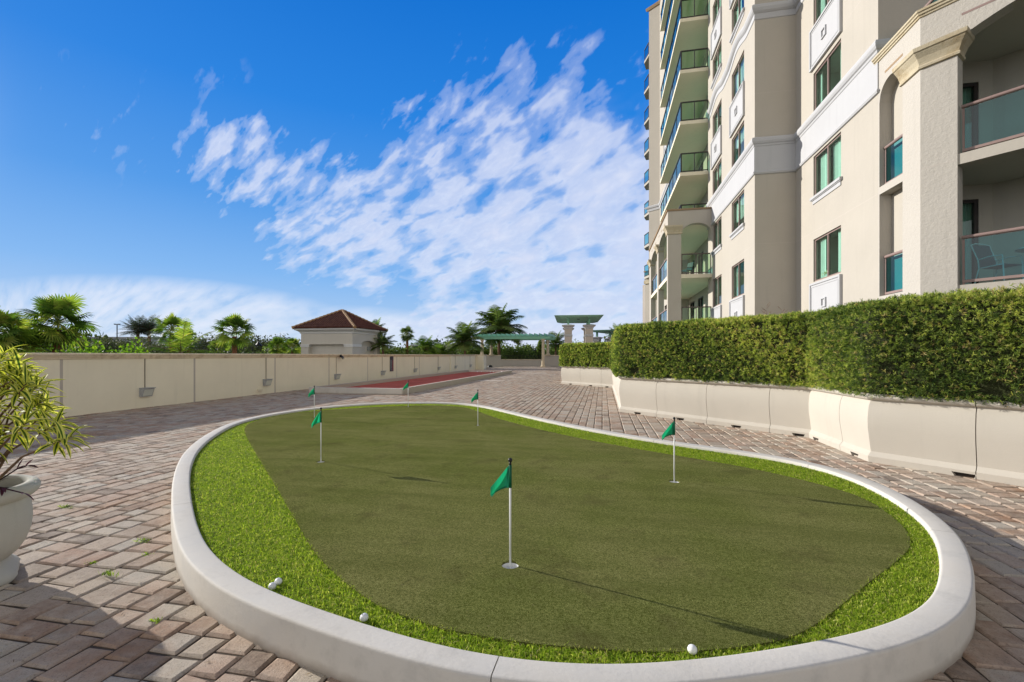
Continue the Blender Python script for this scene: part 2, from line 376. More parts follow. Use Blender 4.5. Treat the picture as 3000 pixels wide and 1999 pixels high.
def sweep(mb, path, prof, closed=False, zoff=None):
    """path [(x,y)], profile [(out,z)], outside is to the left of travel"""
    n = len(path); P = [Vector(p) for p in path]; rings = []
    for i in range(n):
        if closed or 0 < i < n-1:
            t0 = (P[i]-P[i-1]).normalized(); t1 = (P[(i+1) % n]-P[i]).normalized()
        elif i == 0: t0 = t1 = (P[1]-P[0]).normalized()
        else: t0 = t1 = (P[-1]-P[-2]).normalized()
        n0 = Vector((-t0.y, t0.x)); n1 = Vector((-t1.y, t1.x)); b = (n0+n1); b = b/(max(.2, 1+n0.dot(n1)))
        zo = zoff(P[i]) if zoff else 0.
        rings.append([(P[i].x+b.x*o, P[i].y+b.y*o, z+zo) for o, z in prof])
    for i in range(n if closed else n-1):
        a, b = rings[i], rings[(i+1) % n]
        for k in range(len(prof)-1): mb.quad(a[k], b[k], b[k+1], a[k+1])
    if not closed:
        mb.poly(rings[0]); mb.poly(rings[-1])
SUN_E = 4.2; SKY_STR = .13; CLOUD = 1.0; EXPOSURE = .5; SKY_GAIN = 1/(2**EXPOSURE)/SKY_STR; BACK_FILL = .98; SEED = 12.; CLK = .30; CLT = .605
# ------------------------------------------------------------------ ground, pavers, putting green
OUTER = [(-3.46,12.06),(-4.3,12.12),(-5.17,12.1),(-6.1,11.75),(-6.92,10.9),(-7.27,9.98),(-7.34,9.0),(-7.3,8.35),(-7.18,7.76),(-6.95,7.26),(-6.6,6.64),(-6.09,5.83),(-5.59,5.156),(-4.94,4.47),(-4.328,3.88),(-3.881,3.488),(-3.538,3.176),(-3.116,2.809),(-2.814,2.573),(-2.53,2.391),(-2.251,2.241),(-1.979,2.126),(-1.727,2.04),(-1.456,1.966),(-1.124,1.887),(-.846,1.823),(-.606,1.788),(-.35,1.785),(-.17,1.8),(.016,1.822),(.2,1.86),(.45,1.94),(.697,2.04),(.925,2.14),(1.172,2.262),(1.366,2.365),(1.571,2.5),(1.742,2.64),(1.885,2.79),(2.016,2.96),(2.12,3.11),(2.287,3.37),(2.429,3.621),(2.542,3.857),(2.633,4.093),(2.74,4.45),(2.794,4.949),(2.81,5.293),(2.74,5.726),(2.6,6.1),(2.377,6.4),(2.0,6.72),(1.5,6.98),(1.0,7.28),(.45,7.7),(-.221,8.306),(-.873,8.995),(-1.568,9.785),(-2.233,10.6),(-2.876,11.5)]
TURF = [(-6.3,10.45),(-6.85,9.95),(-7.1,9.3),(-7.09,8.5),(-6.9,7.9),(-6.678,7.5),(-6.37,7.13),(-5.741,6.479),(-5.09,5.848),(-4.363,5.143),(-3.796,4.593),(-3.362,4.177),(-2.962,3.793),(-2.67,3.5),(-2.386,3.231),(-2.098,2.942),(-1.88,2.732),(-1.642,2.56),(-1.4,2.384),(-1.239,2.285),(-1.095,2.224),(-.955,2.177),(-.77,2.12),(-.467,2.095),(-.193,2.1),(.12,2.125),(.368,2.17),(.613,2.255),(.80,2.33),(.96,2.436),(1.1,2.578),(1.321,2.811),(1.589,3.101),(1.889,3.409),(2.17,3.7),(2.295,3.992),(2.388,4.391),(2.43,4.763),(2.38,5.018),(2.24,5.247),(1.92,5.683),(1.614,5.98),(1.231,6.231),(.609,6.65),(-.258,7.295),(-1.079,8.12),(-1.811,8.95),(-2.43,9.75),(-3.0,10.6),(-3.4,11.35),(-4.083,11.62),(-4.847,11.55),(-5.6,11.1)]
outer = resample(smooth_loop(OUTER, 8, 2), .05)
onrm = loop_normals(outer)
def off(d): return outer-onrm*d
inner = off(.15); turf = resample(smooth_loop(TURF, 6, 1), .05)
ZT, ZG = .19, .145
HOLES = [(-6.12, 8.83), (-4.96, 11.09), (-2.34, 8.42), (-3.49, 5.17), (.75, 5.09), (-.58, 2.86)]

# land far below the roof deck, out to the horizon
m = MB(); m.quad((-3000, -3000, -7), (3000, -3000, -7), (3000, 3000, -7), (-3000, 3000, -7))
tag(m.build('ground', 'asphalt'), kind='structure')
m = MB(); m.box(-13.4, 16, -14, 61.6, -.6, -.013)
tag(m.build('deck_slab', 'deck'), kind='structure')

# pavers: real stones laid in courses that run along the wall
def lay_pavers():
    rects = []
    x = -13.0+.06; cg = 0
    while x < 9.5:
        wide = rng.random() < .27
        w = .252 if wide else .168
        y = -3.2-rng.random()*.2
        while y < 60.5:
            if wide: l = .168 if rng.random() < .6 else .252
            else: l = .252 if rng.random() < .5 else .168
            rects.append((x, x+w, y, y+l)); y += l
        x += w
    return np.array(rects)
Rc = lay_pavers()
cx, cy = (Rc[:, 0]+Rc[:, 1])/2, (Rc[:, 2]+Rc[:, 3])/2
C2 = np.stack([cx, cy], 1)
keep = ~inside(C2, off(.2)) & ~((cx > -11.0) & (cx < -7.6) & (cy > 16.4) & (cy < 37))
keep &= ~((cx > 5.2) & (cy > 9.2)) & ~((cx > 1.6) & (cy > 13))
Rc = Rc[keep]; n = len(Rc); cx, cy = cx[keep], cy[keep]
gap = .0048+.003*rng.random((n, 1)); bev = .011
x0, x1, y0, y1 = (Rc[:, i:i+1] for i in range(4))
cor = np.stack([np.hstack([x0+gap, y0+gap]), np.hstack([x1-gap, y0+gap]), np.hstack([x1-gap, y1-gap]), np.hstack([x0+gap, y1-gap])], 1)
ctr = cor.mean(1, keepdims=True)
jit = rng.normal(0, .0034, cor.shape)
low = cor+jit; dirs = np.sign(ctr-cor)
top = low+dirs*(bev+rng.random((n, 4, 1))*.005)
zt = rng.normal(0, .0018, (n, 1))+rng.normal(0, .0014, (n, 4))
low3 = np.concatenate([low, np.full((n, 4, 1), -.0095)], 2); top3 = np.concatenate([top, zt[..., None]], 2)
base3 = low3.copy(); base3[..., 2] = -.03
Q = [top3]
for k in range(4):
    j = (k+1) % 4
    Q.append(np.stack([low3[:, k], low3[:, j], top3[:, j], top3[:, k]], 1))
near = (cx**2+cy**2) < 18**2
QN = [np.stack([base3[near, k], base3[near, (k+1) % 4], low3[near, (k+1) % 4], low3[near, k]], 1) for k in range(4)]
r = rng.random(n)**1.15
V = np.concatenate(Q+QN); rv = np.concatenate([r]*5+[r[near]]*4)
tag(quads_np('brick_paving', V, 'paver', attrs={'rnd': ('FACE', rv)}), kind='structure')

# flush pale inlays in the paving beside the court
m = MB()
for (a, b, y, d) in ((-7.3, -5.6, 25.6, .5), (-7.0, -5.4, 30.2, .5), (-6.6, -4.6, 37.5, .7)):
    m.box(a, b, y, y+d, -.01, .005)
tag(m.build('stone_inlay', 'roofpave'), kind='structure')

# raised kerb round the putting green, cast in lengths with open joints
CURB_PROF = [(.150, .06), (.150, .172), (.146, .182), (.140, .1885), (.132, .1905), (.018, .1945), (.008, .1925), (.0025, .1875), (.0, .178), (-.004, .02), (-.004, -.02)]
def build_curb():
    m = MB(); nO = len(outer)
    joints = []
    for J in ((-.47, 1.79), (-3.70, 3.33), (.85, 7.4), (2.6, 6.12), (2.55, 3.9), (-5.6, 5.2), (-6.9, 10.9)):
        joints.append(int(np.argmin(np.hypot(outer[:, 0]-J[0], outer[:, 1]-J[1]))))
    wob = np.interp(np.arange(nO), np.arange(0, nO+12, 12), np.resize(rng.normal(0, .0022, nO//12+2), nO//12+2)[:len(np.arange(0, nO+12, 12))])
    wob[-12:] = np.linspace(wob[-12], wob[0], 12)
    rings = []
    for i in range(nO):
        p, q = outer[i], onrm[i]
        rings.append([(p[0]-q[0]*(d+wob[i]*(d < .1)), p[1]-q[1]*(d+wob[i]*(d < .1)), z+wob[i]*.5*(z > .1)) for d, z in CURB_PROF])
    for i in range(nO):
        j = (i+1) % nO; a, b = rings[i], rings[j]
        if i in joints:
            t = .5*(.05-.0055)/.05
            a2 = [tuple(np.array(u)+(np.array(v)-np.array(u))*t) for u, v in zip(a, b)]
            b2 = [tuple(np.array(v)+(np.array(u)-np.array(v))*t) for u, v in zip(a, b)]
            for k in range(len(CURB_PROF)-1): m.quad(a[k], a[k+1], a2[k+1], a2[k]); m.quad(b2[k], b2[k+1], b[k+1], b[k])
            m.poly(a2); m.poly(b2)
            continue
        for k in range(len(CURB_PROF)-1): m.quad(a[k], a[k+1], b[k+1], b[k])
    o = m.build('curb', 'curb', smooth=True)
    try:
        mod = o.modifiers.new('n', 'EDGE_SPLIT'); mod.split_angle = R(50)
    except Exception: pass
    return o
tag(build_curb(), kind='structure')

# putting surface with six real holes, and the soil bed under the fringe
def fill_sheet(name, loops, z, mat):
    bm = bmesh.new(); edges = []
    for lp in loops:
        vs = [bm.verts.new((p[0], p[1], z)) for p in lp]
        edges += [bm.edges.new((vs[i], vs[(i+1) % len(vs)])) for i in range(len(vs))]
    bmesh.ops.triangle_fill(bm, use_beauty=True, use_dissolve=False, edges=edges)
    for f in bm.faces:
        if f.normal.z < 0: f.normal_flip()
    me = bpy.data.meshes.new(name); bm.to_mesh(me); bm.free(); me.materials.append(MAT[mat]); return link(name, me)
RH = .057
holes = [[(h[0]+RH*math.cos(2*PI*k/20)*(1+.02*math.sin(5*k)), h[1]+RH*math.sin(2*PI*k/20)) for k in range(20)] for h in HOLES]
tag(fill_sheet('putting_green', [turf]+holes, ZG+.012, 'turf'), kind='structure')
tn = loop_normals(turf)
m = MB()
for i in range(len(turf)):
    j = (i+1) % len(turf); a, b = turf[i], turf[j]
    m.quad((a[0], a[1], ZG-.02), (b[0], b[1], ZG-.02), (b[0], b[1], ZG+.012), (a[0], a[1], ZG+.012))
for h in holes:
    for k in range(20):
        a, b = h[k], h[(k+1) % 20]
        m.quad((a[0], a[1], ZG-.03), (b[0], b[1], ZG-.03), (b[0], b[1], ZG+.012), (a[0], a[1], ZG+.012))
tag(m.build('turf_edge', 'turf'), kind='structure')
tag(fill_sheet('turf_bed', [off(.11), turf-tn*.05], ZG-.012, 'soil'), kind='structure')

# short nap of the putting surface close to the viewer and along its edge, then the long fringe grass
def scatter(poly_in, holes_out, dens, cond=None):
    lo, hi = poly_in.min(0), poly_in.max(0); A = np.prod(hi-lo); P = rng.random((int(A*dens), 2))*(hi-lo)+lo
    if cond is not None: P = P[rng.random(len(P)) < cond(P)]
    k = inside(P, poly_in)
    P = P[k]
    for h in holes_out: P = P[~inside(P, h)]
    return P
def blades(P, z0, h, w, lean, rnd):
    n = len(P); a = rng.random(n)*2*PI; L_ = lean*np.abs(rng.normal(0, 1, n))
    d = np.stack([np.cos(a), np.sin(a)], 1); hh = h*(.55+.7*rng.random(n))
    fa = rng.random(n)*2*PI; s = np.stack([np.cos(fa), np.sin(fa), np.zeros(n)], 1)*(w*(.7+.6*rng.random(n)))[:, None]*.5
    b = np.concatenate([P, np.full((n, 1), z0)], 1)
    m1 = b+np.concatenate([d*(hh*L_*.35)[:, None], (hh*.62)[:, None]], 1)
    t = b+np.concatenate([d*(hh*L_*1.15)[:, None], (hh*np.clip(1.0-.35*L_, .35, 1))[:, None]], 1)
    q1 = np.stack([b-s, b+s, m1+s*.85, m1-s*.85], 1); q2 = np.stack([m1-s*.85, m1+s*.85, t+s*.12, t-s*.12], 1)
    return np.concatenate([q1, q2]), np.concatenate([rnd, rnd])
def dcam(P): return np.hypot(P[:, 0], P[:, 1])
ins = off(.152)
PG = scatter(ins, [turf-tn*.012], 34000, lambda P: np.clip(3.6/np.maximum(dcam(P), 1), .16, 1))
dd = dcam(PG)
rn = np.clip(rng.normal(.5, .24, len(PG)), 0, .95); rn[rng.random(len(PG)) < .02] = 1.
Vg, Rg = blades(PG, ZG-.012, .031, .0036, 1.35, rn)
sc_ = 1+np.clip((dd-3)/5, 0, 1.4); sc2 = np.concatenate([sc_, sc_])
cen = Vg.mean(1, keepdims=True); Vg[..., :2] = cen[..., :2]+(Vg[..., :2]-cen[..., :2])*sc2[:, None, None]
tag(quads_np('fringe_grass', Vg, 'grass', attrs={'rnd': ('FACE', Rg)}), 'bright green longer grass between the kerb and the putting green', 'grass', kind='stuff')

# stray long blades and a dry scatter in the paving joints
P = []
for k in range(70):
    x, y = rf(rng.uniform(-2.6, .3), rng.uniform(1.9, 3.2)); P.append((x, y))
P = np.array(P); P = P[~inside(P, outer)]
D = nrmz(np.concatenate([rng.normal(0, 1, (len(P), 2)), np.zeros((len(P), 1))], 1))
Vd = leaf_quads(np.concatenate([P, np.full((len(P), 1), .006)], 1), D, np.tile([0, 0, 1.], (len(P), 1)), rng.uniform(.012, .05, len(P)), rng.uniform(.003, .008, len(P)))
MAT['litter'] = M_leaf('dry_litter', [(0, (.10, .075, .05)), (.6, (.30, .22, .13)), (1, (.55, .47, .36))], .1)
tag(quads_np('leaf_litter', Vd, 'litter', attrs={'rnd': ('FACE', rng.random(len(P)))}), 'dry leaf bits and clippings lying on the pavers', 'litter', kind='stuff')
WEEDS = [((-5.20, 3.54), .09, 'sprawling green weed in the pavers, the largest weed and nearest the urn'), ((-3.635, 3.03), .075, 'bushy yellow-green weed in the joints close to the kerb'), ((-3.62, 2.63), .05, 'small spreading weed in the joints beside the tall grass tuft'), ((-3.285, 2.503), .085, 'upright thin grass tuft growing from a paver joint'), ((-2.473, 2.131), .05, 'tiny weed low in the joint nearest the front of the kerb'), ((-3.35, 2.82), .05, 'flat pale weed in the joint beside the kerb foot')]
for i, (p, s, lab) in enumerate(WEEDS):
    k = 40; a = rng.random(k)*2*PI; el = rng.uniform(.1, .9, k) if i != 3 else rng.uniform(.8, 1.4, k)
    D = np.stack([np.cos(a)*np.cos(el), np.sin(a)*np.cos(el), np.sin(el)], 1)
    B = np.stack([p[0]+rng.normal(0, s*.45, k), p[1]+rng.normal(0, s*.22, k)*(1 if i != 3 else .4), np.full(k, -.004)], 1)
    Vw = leaf_quads(B, D, nrmz(rng.normal(0, 1, (k, 3))), rng.uniform(.25, .65, k)*s, np.full(k, .0055))
    tag(quads_np('weed', Vw, 'grass', attrs={'rnd': ('FACE', rng.random(k)*.6)}), lab, 'weed', 'weeds in the paver joints')

# ------------------------------------------------------------------ golf things
BALLS = [((-1.876, 2.364), 'white golf ball, the farther one of the touching pair on the grass'), ((-1.872, 2.309), 'white golf ball, the nearer one of the touching pair, against the kerb'), ((-1.19, 2.125), 'single white golf ball on the fringe grass left of the front flag'), ((.40, 2.185), 'single white golf ball at the front right edge of the green')]
for (x, y), lab in BALLS:
    b = MB(); b.sphere((0, 0, 0), .02135, 14); o = b.build('golf_ball', 'ball', smooth=True, loc=(x, y, ZG+.019))
    o.rotation_euler = (rng.uniform(0, 3), rng.uniform(0, 3), 0)
    mk = MB(); 
    for t in (-.15, .05): mk.box(-.0012, .0012, -.006, .006, .0205+abs(t)*.002, .0217) if t > 0 else mk.box(.003, .0042, -.004, .004, .0203, .0215)
    mk.build('maker_mark', 'sign_text', o)
    tag(o, lab, 'golf ball', 'golf balls on the grass')
FL = ['far left flagstick with limp green flag, standing nearest the court corner', 'farthest flagstick with small green flag in front of the red court', 'flagstick with green flag right of centre, nearest the far right kerb bend', 'flagstick with half-furled green flag in the left middle of the green', 'flagstick with pointed green flag on the right, before the planters', 'front flagstick with folded green flag, closest and largest of the six']
FROT = [.15, .2, .0, 1.0, -.15, .0]
def make_flagstick(i, h):
    r_ = empty('flagstick', (h[0], h[1], ZG))
    m = MB(); m.tube([(0, 0, -.02), (0, 0, .655)], .0068, 10); m.build('pole', 'white', r_, smooth=True)
    m = MB(); m.tube([(0, 0, .648), (0, 0, .672)], .0078, 10); m.sphere((0, 0, .682), .0145, 8); m.build('knob', 'black', r_, smooth=True)
    ang = math.atan2(-CAMR[1], -CAMR[0])+FROT[i]
    ns, ntt = 12, 9; V, hem = [], []
    def pt(s, t):
        x = .127*s; zt = .650-.152*max(0, s-.06)**1.02; zb = .506-.010*s-.042*s*s
        z = zb+(zt-zb)*t; yy = .016*math.sin(s*3.4+t*1.3+i)*s+.012*s*(t-.5)
        return Vector((math.cos(ang)*x-math.sin(ang)*yy, math.sin(ang)*x+math.cos(ang)*yy, z))
    for a in range(ns):
        for b in range(ntt):
            s0, s1, t0, t1 = a/ns, (a+1)/ns, b/ntt, (b+1)/ntt
            V.append([pt(s0, t0), pt(s1, t0), pt(s1, t1), pt(s0, t1)]); hem.append(1. if (b == 0 or a < 2) else 0.)
    def pb(s, t):     # the folded-over back half
        A = Vector((.127*(.12+.88*s), 0, .650-.152*(.06+.94*s))); B = Vector((.127*(.42+.58*s)*.95, 0, .515-.075*s))
        q = A+(B-A)*t; yy = -.014*t*(1-s*.4)-.004-.008*math.sin(s*3)
        return Vector((math.cos(ang)*q.x-math.sin(ang)*yy, math.sin(ang)*q.x+math.cos(ang)*yy, q.z))
    for a in range(8):
        for b in range(6):
            V.append([pb(a/8, b/6), pb((a+1)/8, b/6), pb((a+1)/8, (b+1)/6), pb(a/8, (b+1)/6)]); hem.append(1. if b == 5 else 0.)
    quads_np('flag', np.array([[tuple(p) for p in q] for q in V]), 'flag', r_, {'hem': ('FACE', hem)}, smooth=True)
    m = MB(); m.tube([(0, 0, .505), (0, 0, .652)], .0095, 10); 
    o = m.build('sleeve', 'flag', r_, smooth=True); a = o.data.attributes.new('hem', 'FLOAT', 'FACE'); a.data.foreach_set('value', [1.]*len(o.data.polygons))
    tag(r_, FL[i], 'flagstick', 'flagsticks on the putting green')
CUPL = ['cup of the far left flagstick', 'cup of the farthest flagstick', 'cup of the flagstick near the far right kerb bend', 'cup at the foot of the half-furled flag left of centre', 'cup at the foot of the right-hand flagstick', 'cup at the foot of the front flagstick, largest of all']
for i, h in enumerate(HOLES):
    make_flagstick(i, h)
    m = MB(); m.lathe([(.0545, -.08), (.0545, -.002), (.052, -.002), (.052, -.022)], 24); m.lathe([(.052, -.022), (.0001, -.018)], 24)
    tag(m.build('golf_cup', 'white', loc=(h[0], h[1], ZG+.001), smooth=False), 'white sunken '+CUPL[i], 'golf cup', 'golf cups in the green')

# ------------------------------------------------------------------ precast planters and the hedges in them
PATH = [(-2.08, 34.5), (-2.08, 23.9), (.49, 21.39), (.49, 12.38), (3.72, 9.16), (3.71, 7.27), (7.3, 3.68), (8.6, 2.38)]
JOINTS = []   # distances are measured along each leg of the path
PPROF = [(-.02, .05), (.046, .052), (.050, .085), (.040, .10), (.004, .15), (.026, .30), (.052, .48), (.056, .62), (.038, .78), (.008, .862), (.008, .868), (.036, .874), (.060, .89), (.070, .915), (.060, .94), (.030, .956), (-.09, .958), (-.09, .80)]
def planter_leg(a, b, m0, m1, ends):
    pass
def make_planter(a, b, c, label, k0=None, k2=None):
    """one planter along [a,b] (outer foot line); k0/k2 neighbours give mitred ends; c = notch centre fraction"""
    A, B = Vector(a), Vector(b); T = (B-A).normalized(); Ln = (B-A).length; nl = Vector((-T.y, T.x))  # outside to the left?
    if OUTL < 0: nl = -nl
    t = empty('concrete_planter', (A.x, A.y, 0)); m = MB(); foot = MB()
    def ends(o):       # along-shift of each end for an offset o
        e0 = o*k0 if k0 else .0045; e1 = Ln-(o*k2 if k2 else .0045); return e0, e1
    N_ = 10; rings = []
    for i in range(N_+1):
        ring = []
        for o, z in PPROF:
            e0, e1 = ends(o); s = e0+(e1-e0)*i/N_
            p = T*s+nl*o; ring.append((p.x, p.y, z))
        rings.append(ring)
    for i in range(N_):
        for k in range(len(PPROF)-1): m.quad(rings[i][k], rings[i+1][k], rings[i+1][k+1], rings[i][k+1])
    for rg in (rings[0], rings[-1]): m.poly(rg)
    o1 = m.build('body', 'planter', t, smooth=True); md = o1.modifiers.new('e', 'EDGE_SPLIT'); md.split_angle = R(38)
    fp = [(.024, 0.), (.034, .055)]
    def foot_piece(s0, s1, sl0, sl1):
        q = []
        for (o, z) in ((.040, 0.), (.0465, .056)):
            e0, e1 = ends(o); a0 = max(e0, s0-(sl0 if z > 0 else 0)); a1 = min(e1, s1+(sl1 if z > 0 else 0))
            for s, oo in ((a0, o), (a1, o), (a1, -.10), (a0, -.10)):
                p = T*s+nl*oo; q.append((p.x, p.y, z))
        foot.hexa(q)
    cN = c*Ln
    foot_piece(-.5, cN-.085, 0, -.03); foot_piece(cN+.085, Ln+.5, -.03, 0)
    foot.build('foot', 'planter', t)
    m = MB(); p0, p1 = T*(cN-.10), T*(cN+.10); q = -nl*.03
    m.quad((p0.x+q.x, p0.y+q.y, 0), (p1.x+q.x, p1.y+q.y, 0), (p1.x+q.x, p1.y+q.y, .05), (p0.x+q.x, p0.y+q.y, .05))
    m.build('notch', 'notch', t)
    tag(t, label, 'planter', 'precast planters in the zigzag row')
OUTL = 1      # travel is towards the viewer; find which side faces the paving below
def lerp(a, b, t): return (a[0]+(b[0]-a[0])*t, a[1]+(b[1]-a[1])*t)
T45 = math.tan(R(22.5))
# outside of the row is on the -X / near side, i.e. to the right of travel
OUTL = -1
segs = []
for leg, cuts in ((0, [0, .17, .29, .41, .53, .65, .77, .885, 1]), (1, [0, .4, .8, 1.0]), (2, [0, .145, .29, .435, .58, .72, .86, 1]), (3, [0, .255, .548, .842, 1]), (4, [0, .594, 1]), (5, [0, .2088, .475, .74, 1]), (6, [0, 1])):
    a, b = PATH[leg], PATH[leg+1]
    for u, v in zip(cuts[:-1], cuts[1:]): segs.append((leg, u, v, lerp(a, b, u), lerp(a, b, v)))
# mitre factors: convex corner lengthens, concave shortens the outer side
def mit(legA, legB):
    a, b, c_ = Vector(PATH[legA]), Vector(PATH[legA+1]), Vector(PATH[legB+1])
    t0, t1 = (b-a).normalized(), (c_-b).normalized(); cr = t0.x*t1.y-t0.y*t1.x; th = math.atan2(cr, t0.dot(t1))
    return -math.tan(th/2)      # outside to the right: a left turn opens the outside
PLAB = {(3, 0): 'planter at the convex corner where the far hedge run meets the near run', (3, 1): 'second planter from the far corner of the diagonal run', (3, 2): 'third planter of the diagonal run, behind the right-hand flag', (3, 3): 'short planter ending at the inner corner, half of a bent pair', (4, 0): 'narrow planter just past the inner corner facing left', (4, 1): 'planter with the sharp bulging corner nearest the green', (5, 0): 'short wide planter right of the sharp bulging corner', (5, 1): 'closest full planter at the right edge, under the yellow-tipped hedge', (1, 0): 'left planter of the short far diagonal run', (1, 1): 'middle planter of the short far diagonal run', (1, 2): 'right end planter of the short far diagonal run'}
cnt = {}
for leg, u, v, a, b in segs:
    i = cnt.get(leg, 0); cnt[leg] = i+1
    k0 = mit(leg-1, leg) if (u == 0 and leg > 0) else None
    k2 = mit(leg, leg+1) if (v == 1 and leg < 6) else None
    lab = PLAB.get((leg, i))
    if lab is None:
        lab = {0: 'pale planter in the run receding behind the far hedge end', 2: 'planter seen edge-on in the run receding from the far corner', 5: 'planter of the near run beyond the right picture edge', 6: 'planter of the near run beyond the right picture edge'}[leg]
    if (leg, i) == (4, 1):
        make_planter(a, b, .55, 'pale concrete '+lab, k0, k2)
    else:
        make_planter(a, b, {(3, 3): .72, (4, 0): .25, (5, 0): .9}.get((leg, i), .5), ('pale concrete '+lab) if 'pale' not in lab else lab.replace('pale', 'pale concrete', 1), k0, k2)
def offset_path(path, d):     # to the left of travel (inside of the row)
    P = [Vector(p) for p in path]; out = []
    for i in range(len(P)):
        t0 = (P[i]-P[i-1]).normalized() if i else (P[1]-P[0]).normalized()
        t1 = (P[i+1]-P[i]).normalized() if i < len(P)-1 else t0
        n0, n1 = Vector((-t0.y, t0.x)), Vector((-t1.y, t1.x)); b = (n0+n1)/max(.3, 1+n0.dot(n1)); out.append(P[i]+b*d)
    return out
def make_hedge(name, path, ztop, dens, label, depth=1.15, z0=.93, lsize=.048, round0=True):
    outl = offset_path(path, -.10); inl = offset_path(path, depth)
    m = MB(); ns = len(path)
    # soft core
    rings = []
    for i in range(ns):
        o, q = outl[i], inl[i]; d = (q-o).normalized(); ee = .11
        rings.append([(o+d*ee, z0), (o+d*ee, ztop-.28), (o+d*(ee+.16), ztop-.10), (q-d*.25, ztop-.10), (q-d*ee, ztop-.3), (q-d*ee, z0)])
    for i in range(ns-1):
        for k in range(5):
            a, b, c_, d_ = rings[i][k], rings[i+1][k], rings[i+1][k+1], rings[i][k+1]
            m.quad((a[0].x, a[0].y, a[1]), (b[0].x, b[0].y, b[1]), (c_[0].x, c_[0].y, c_[1]), (d_[0].x, d_[0].y, d_[1]))
    for rg in (rings[0], rings[-1]): m.poly([(p.x, p.y, z) for p, z in rg])
    root = empty(name, (0, 0, 0)); m.build('branches', 'hedge_core', root)
    # leaf clusters on the skin
    Ps, Ns, DS = [], [], []
    for i in range(ns-1):
        o0, o1, q0, q1 = outl[i], outl[i+1], inl[i], inl[i+1]; L_ = ((o1-o0).length+(q1-q0).length)/2
        H_ = ztop-z0; W_ = depth+.1
        mid = (o0+o1+q0+q1)/4; dist = math.hypot(mid.x, mid.y); dn = dens*min(1., (8.5/dist))**1.1
        per = H_+W_+H_*.35; n_ = int(L_*per*dn); s = rng.random(n_); t = rng.random(n_)*per
        f = np.clip(t-H_, 0, W_)/W_; zz = np.where(t < H_, z0+t, np.where(t < H_+W_, ztop, ztop-(t-H_-W_)))
        # rounded upper edge
        up = np.clip((zz-(ztop-.34))/.34, 0, 1)*(t < H_); f = np.where(t < H_, up**2.2*.17, f)
        top_s = (t >= H_) & (t < H_+W_); edge = np.clip((.26-f*W_)/.26, 0, 1); zz = np.where(top_s, zz-edge**2*.09, zz)
        O = np.array(o0)[None]*(1-s[:, None])+np.array(o1)[None]*s[:, None]; Qn = np.array(q0)[None]*(1-s[:, None])+np.array(q1)[None]*s[:, None]
        xy = O+(Qn-O)*f[:, None]; dn_ = nrmz(Qn-O)
        nz = np.where(t < H_, .15+up*.9, np.where(top_s, 1.4-edge*.8, .2)); side = np.where(t < H_, 1., np.where(top_s, edge*.7, -1.))
        Nn = nrmz(np.concatenate([-dn_*side[:, None], nz[:, None]], 1))
        Ps.append(np.concatenate([xy, zz[:, None]], 1)); Ns.append(Nn); DS.append(np.full(n_, max(1., dist/9.)))
    if round0:   # closing end face
        o, q = outl[0], inl[0]; n_ = int((ztop-z0)*depth*dens*.6); s = rng.random(n_); t = rng.random(n_)
        tt = (Vector(path[0])-Vector(path[1])).normalized()
        xy = np.array(o)[None]*(1-s[:, None])+np.array(q)[None]*s[:, None]+np.array(tt)[None]*.02
        Ps.append(np.concatenate([xy, (z0+t*(ztop-z0))[:, None]], 1)); Ns.append(np.tile(nrmz(np.array([tt.x, tt.y, .2])), (n_, 1))); DS.append(np.full(n_, max(1., math.hypot(o.x, o.y)/9.)))
    P, Nn, S = np.concatenate(Ps), np.concatenate(Ns), np.concatenate(DS)
    # lumpy surface: sheared bumps, a few hollows
    ph = P*np.array([2.1, 2.3, 2.6]); lump = np.sin(ph[:, 0]*1.7+ph[:, 2])*np.cos(ph[:, 1]*1.9-ph[:, 2]*.8)*.022+np.sin(P[:, 0]*7.1+P[:, 2]*6.3)*np.sin(P[:, 1]*6.7-P[:, 2]*5.1)*.016
    P = P+Nn*(lump+rng.normal(0, .021, len(P))-.01)[:, None]
    hol = np.sin(P[:, 0]*4.3+1.3)*np.sin(P[:, 1]*3.9+P[:, 2]*2.)*np.sin(P[:, 2]*5.7+P[:, 0]*1.7)
    kp = ~((hol > .78) & (rng.random(len(P)) < .9)); P, Nn, S, hol = P[kp], Nn[kp], S[kp], hol[kp]
    K = 8; n_ = len(P); Pk = np.repeat(P, K, 0); Nk = np.repeat(Nn, K, 0); Sk = np.repeat(S, K)
    D = nrmz(Nk*.7+rng.normal(0, .68, Nk.shape)); Pk = Pk+rng.normal(0, .010, Pk.shape)-D*.01
    big = np.sin(P[:, 0]*1.3+P[:, 1]*.9)+np.sin(P[:, 1]*1.7-P[:, 2]*1.9+1)+np.sin(P[:, 0]*3.1+P[:, 2]*2.7)
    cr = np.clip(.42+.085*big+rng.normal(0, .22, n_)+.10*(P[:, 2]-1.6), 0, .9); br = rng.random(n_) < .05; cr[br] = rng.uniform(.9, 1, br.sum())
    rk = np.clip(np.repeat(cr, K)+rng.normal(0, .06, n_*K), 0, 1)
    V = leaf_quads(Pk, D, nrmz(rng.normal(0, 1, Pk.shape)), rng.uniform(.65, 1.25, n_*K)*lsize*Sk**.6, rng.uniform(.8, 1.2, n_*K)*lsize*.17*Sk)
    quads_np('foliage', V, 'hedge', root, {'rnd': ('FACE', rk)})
    tag(root, label, 'hedge'); return root
make_hedge('hedge', [(.49, 20.6), (.49, 12.38), (3.72, 9.16), (3.71, 7.27), (7.3, 3.68), (8.6, 2.38)], 2.27, 1350, 'long clipped hedge with rounded top filling the near zigzag planters', round0=False)
make_hedge('hedge', [(-2.08, 34.5), (-2.08, 23.9), (.49, 21.39), (.49, 20.4)], 2.05, 1350, 'lower hedge end with rounded corner in the far planters', round0=True)
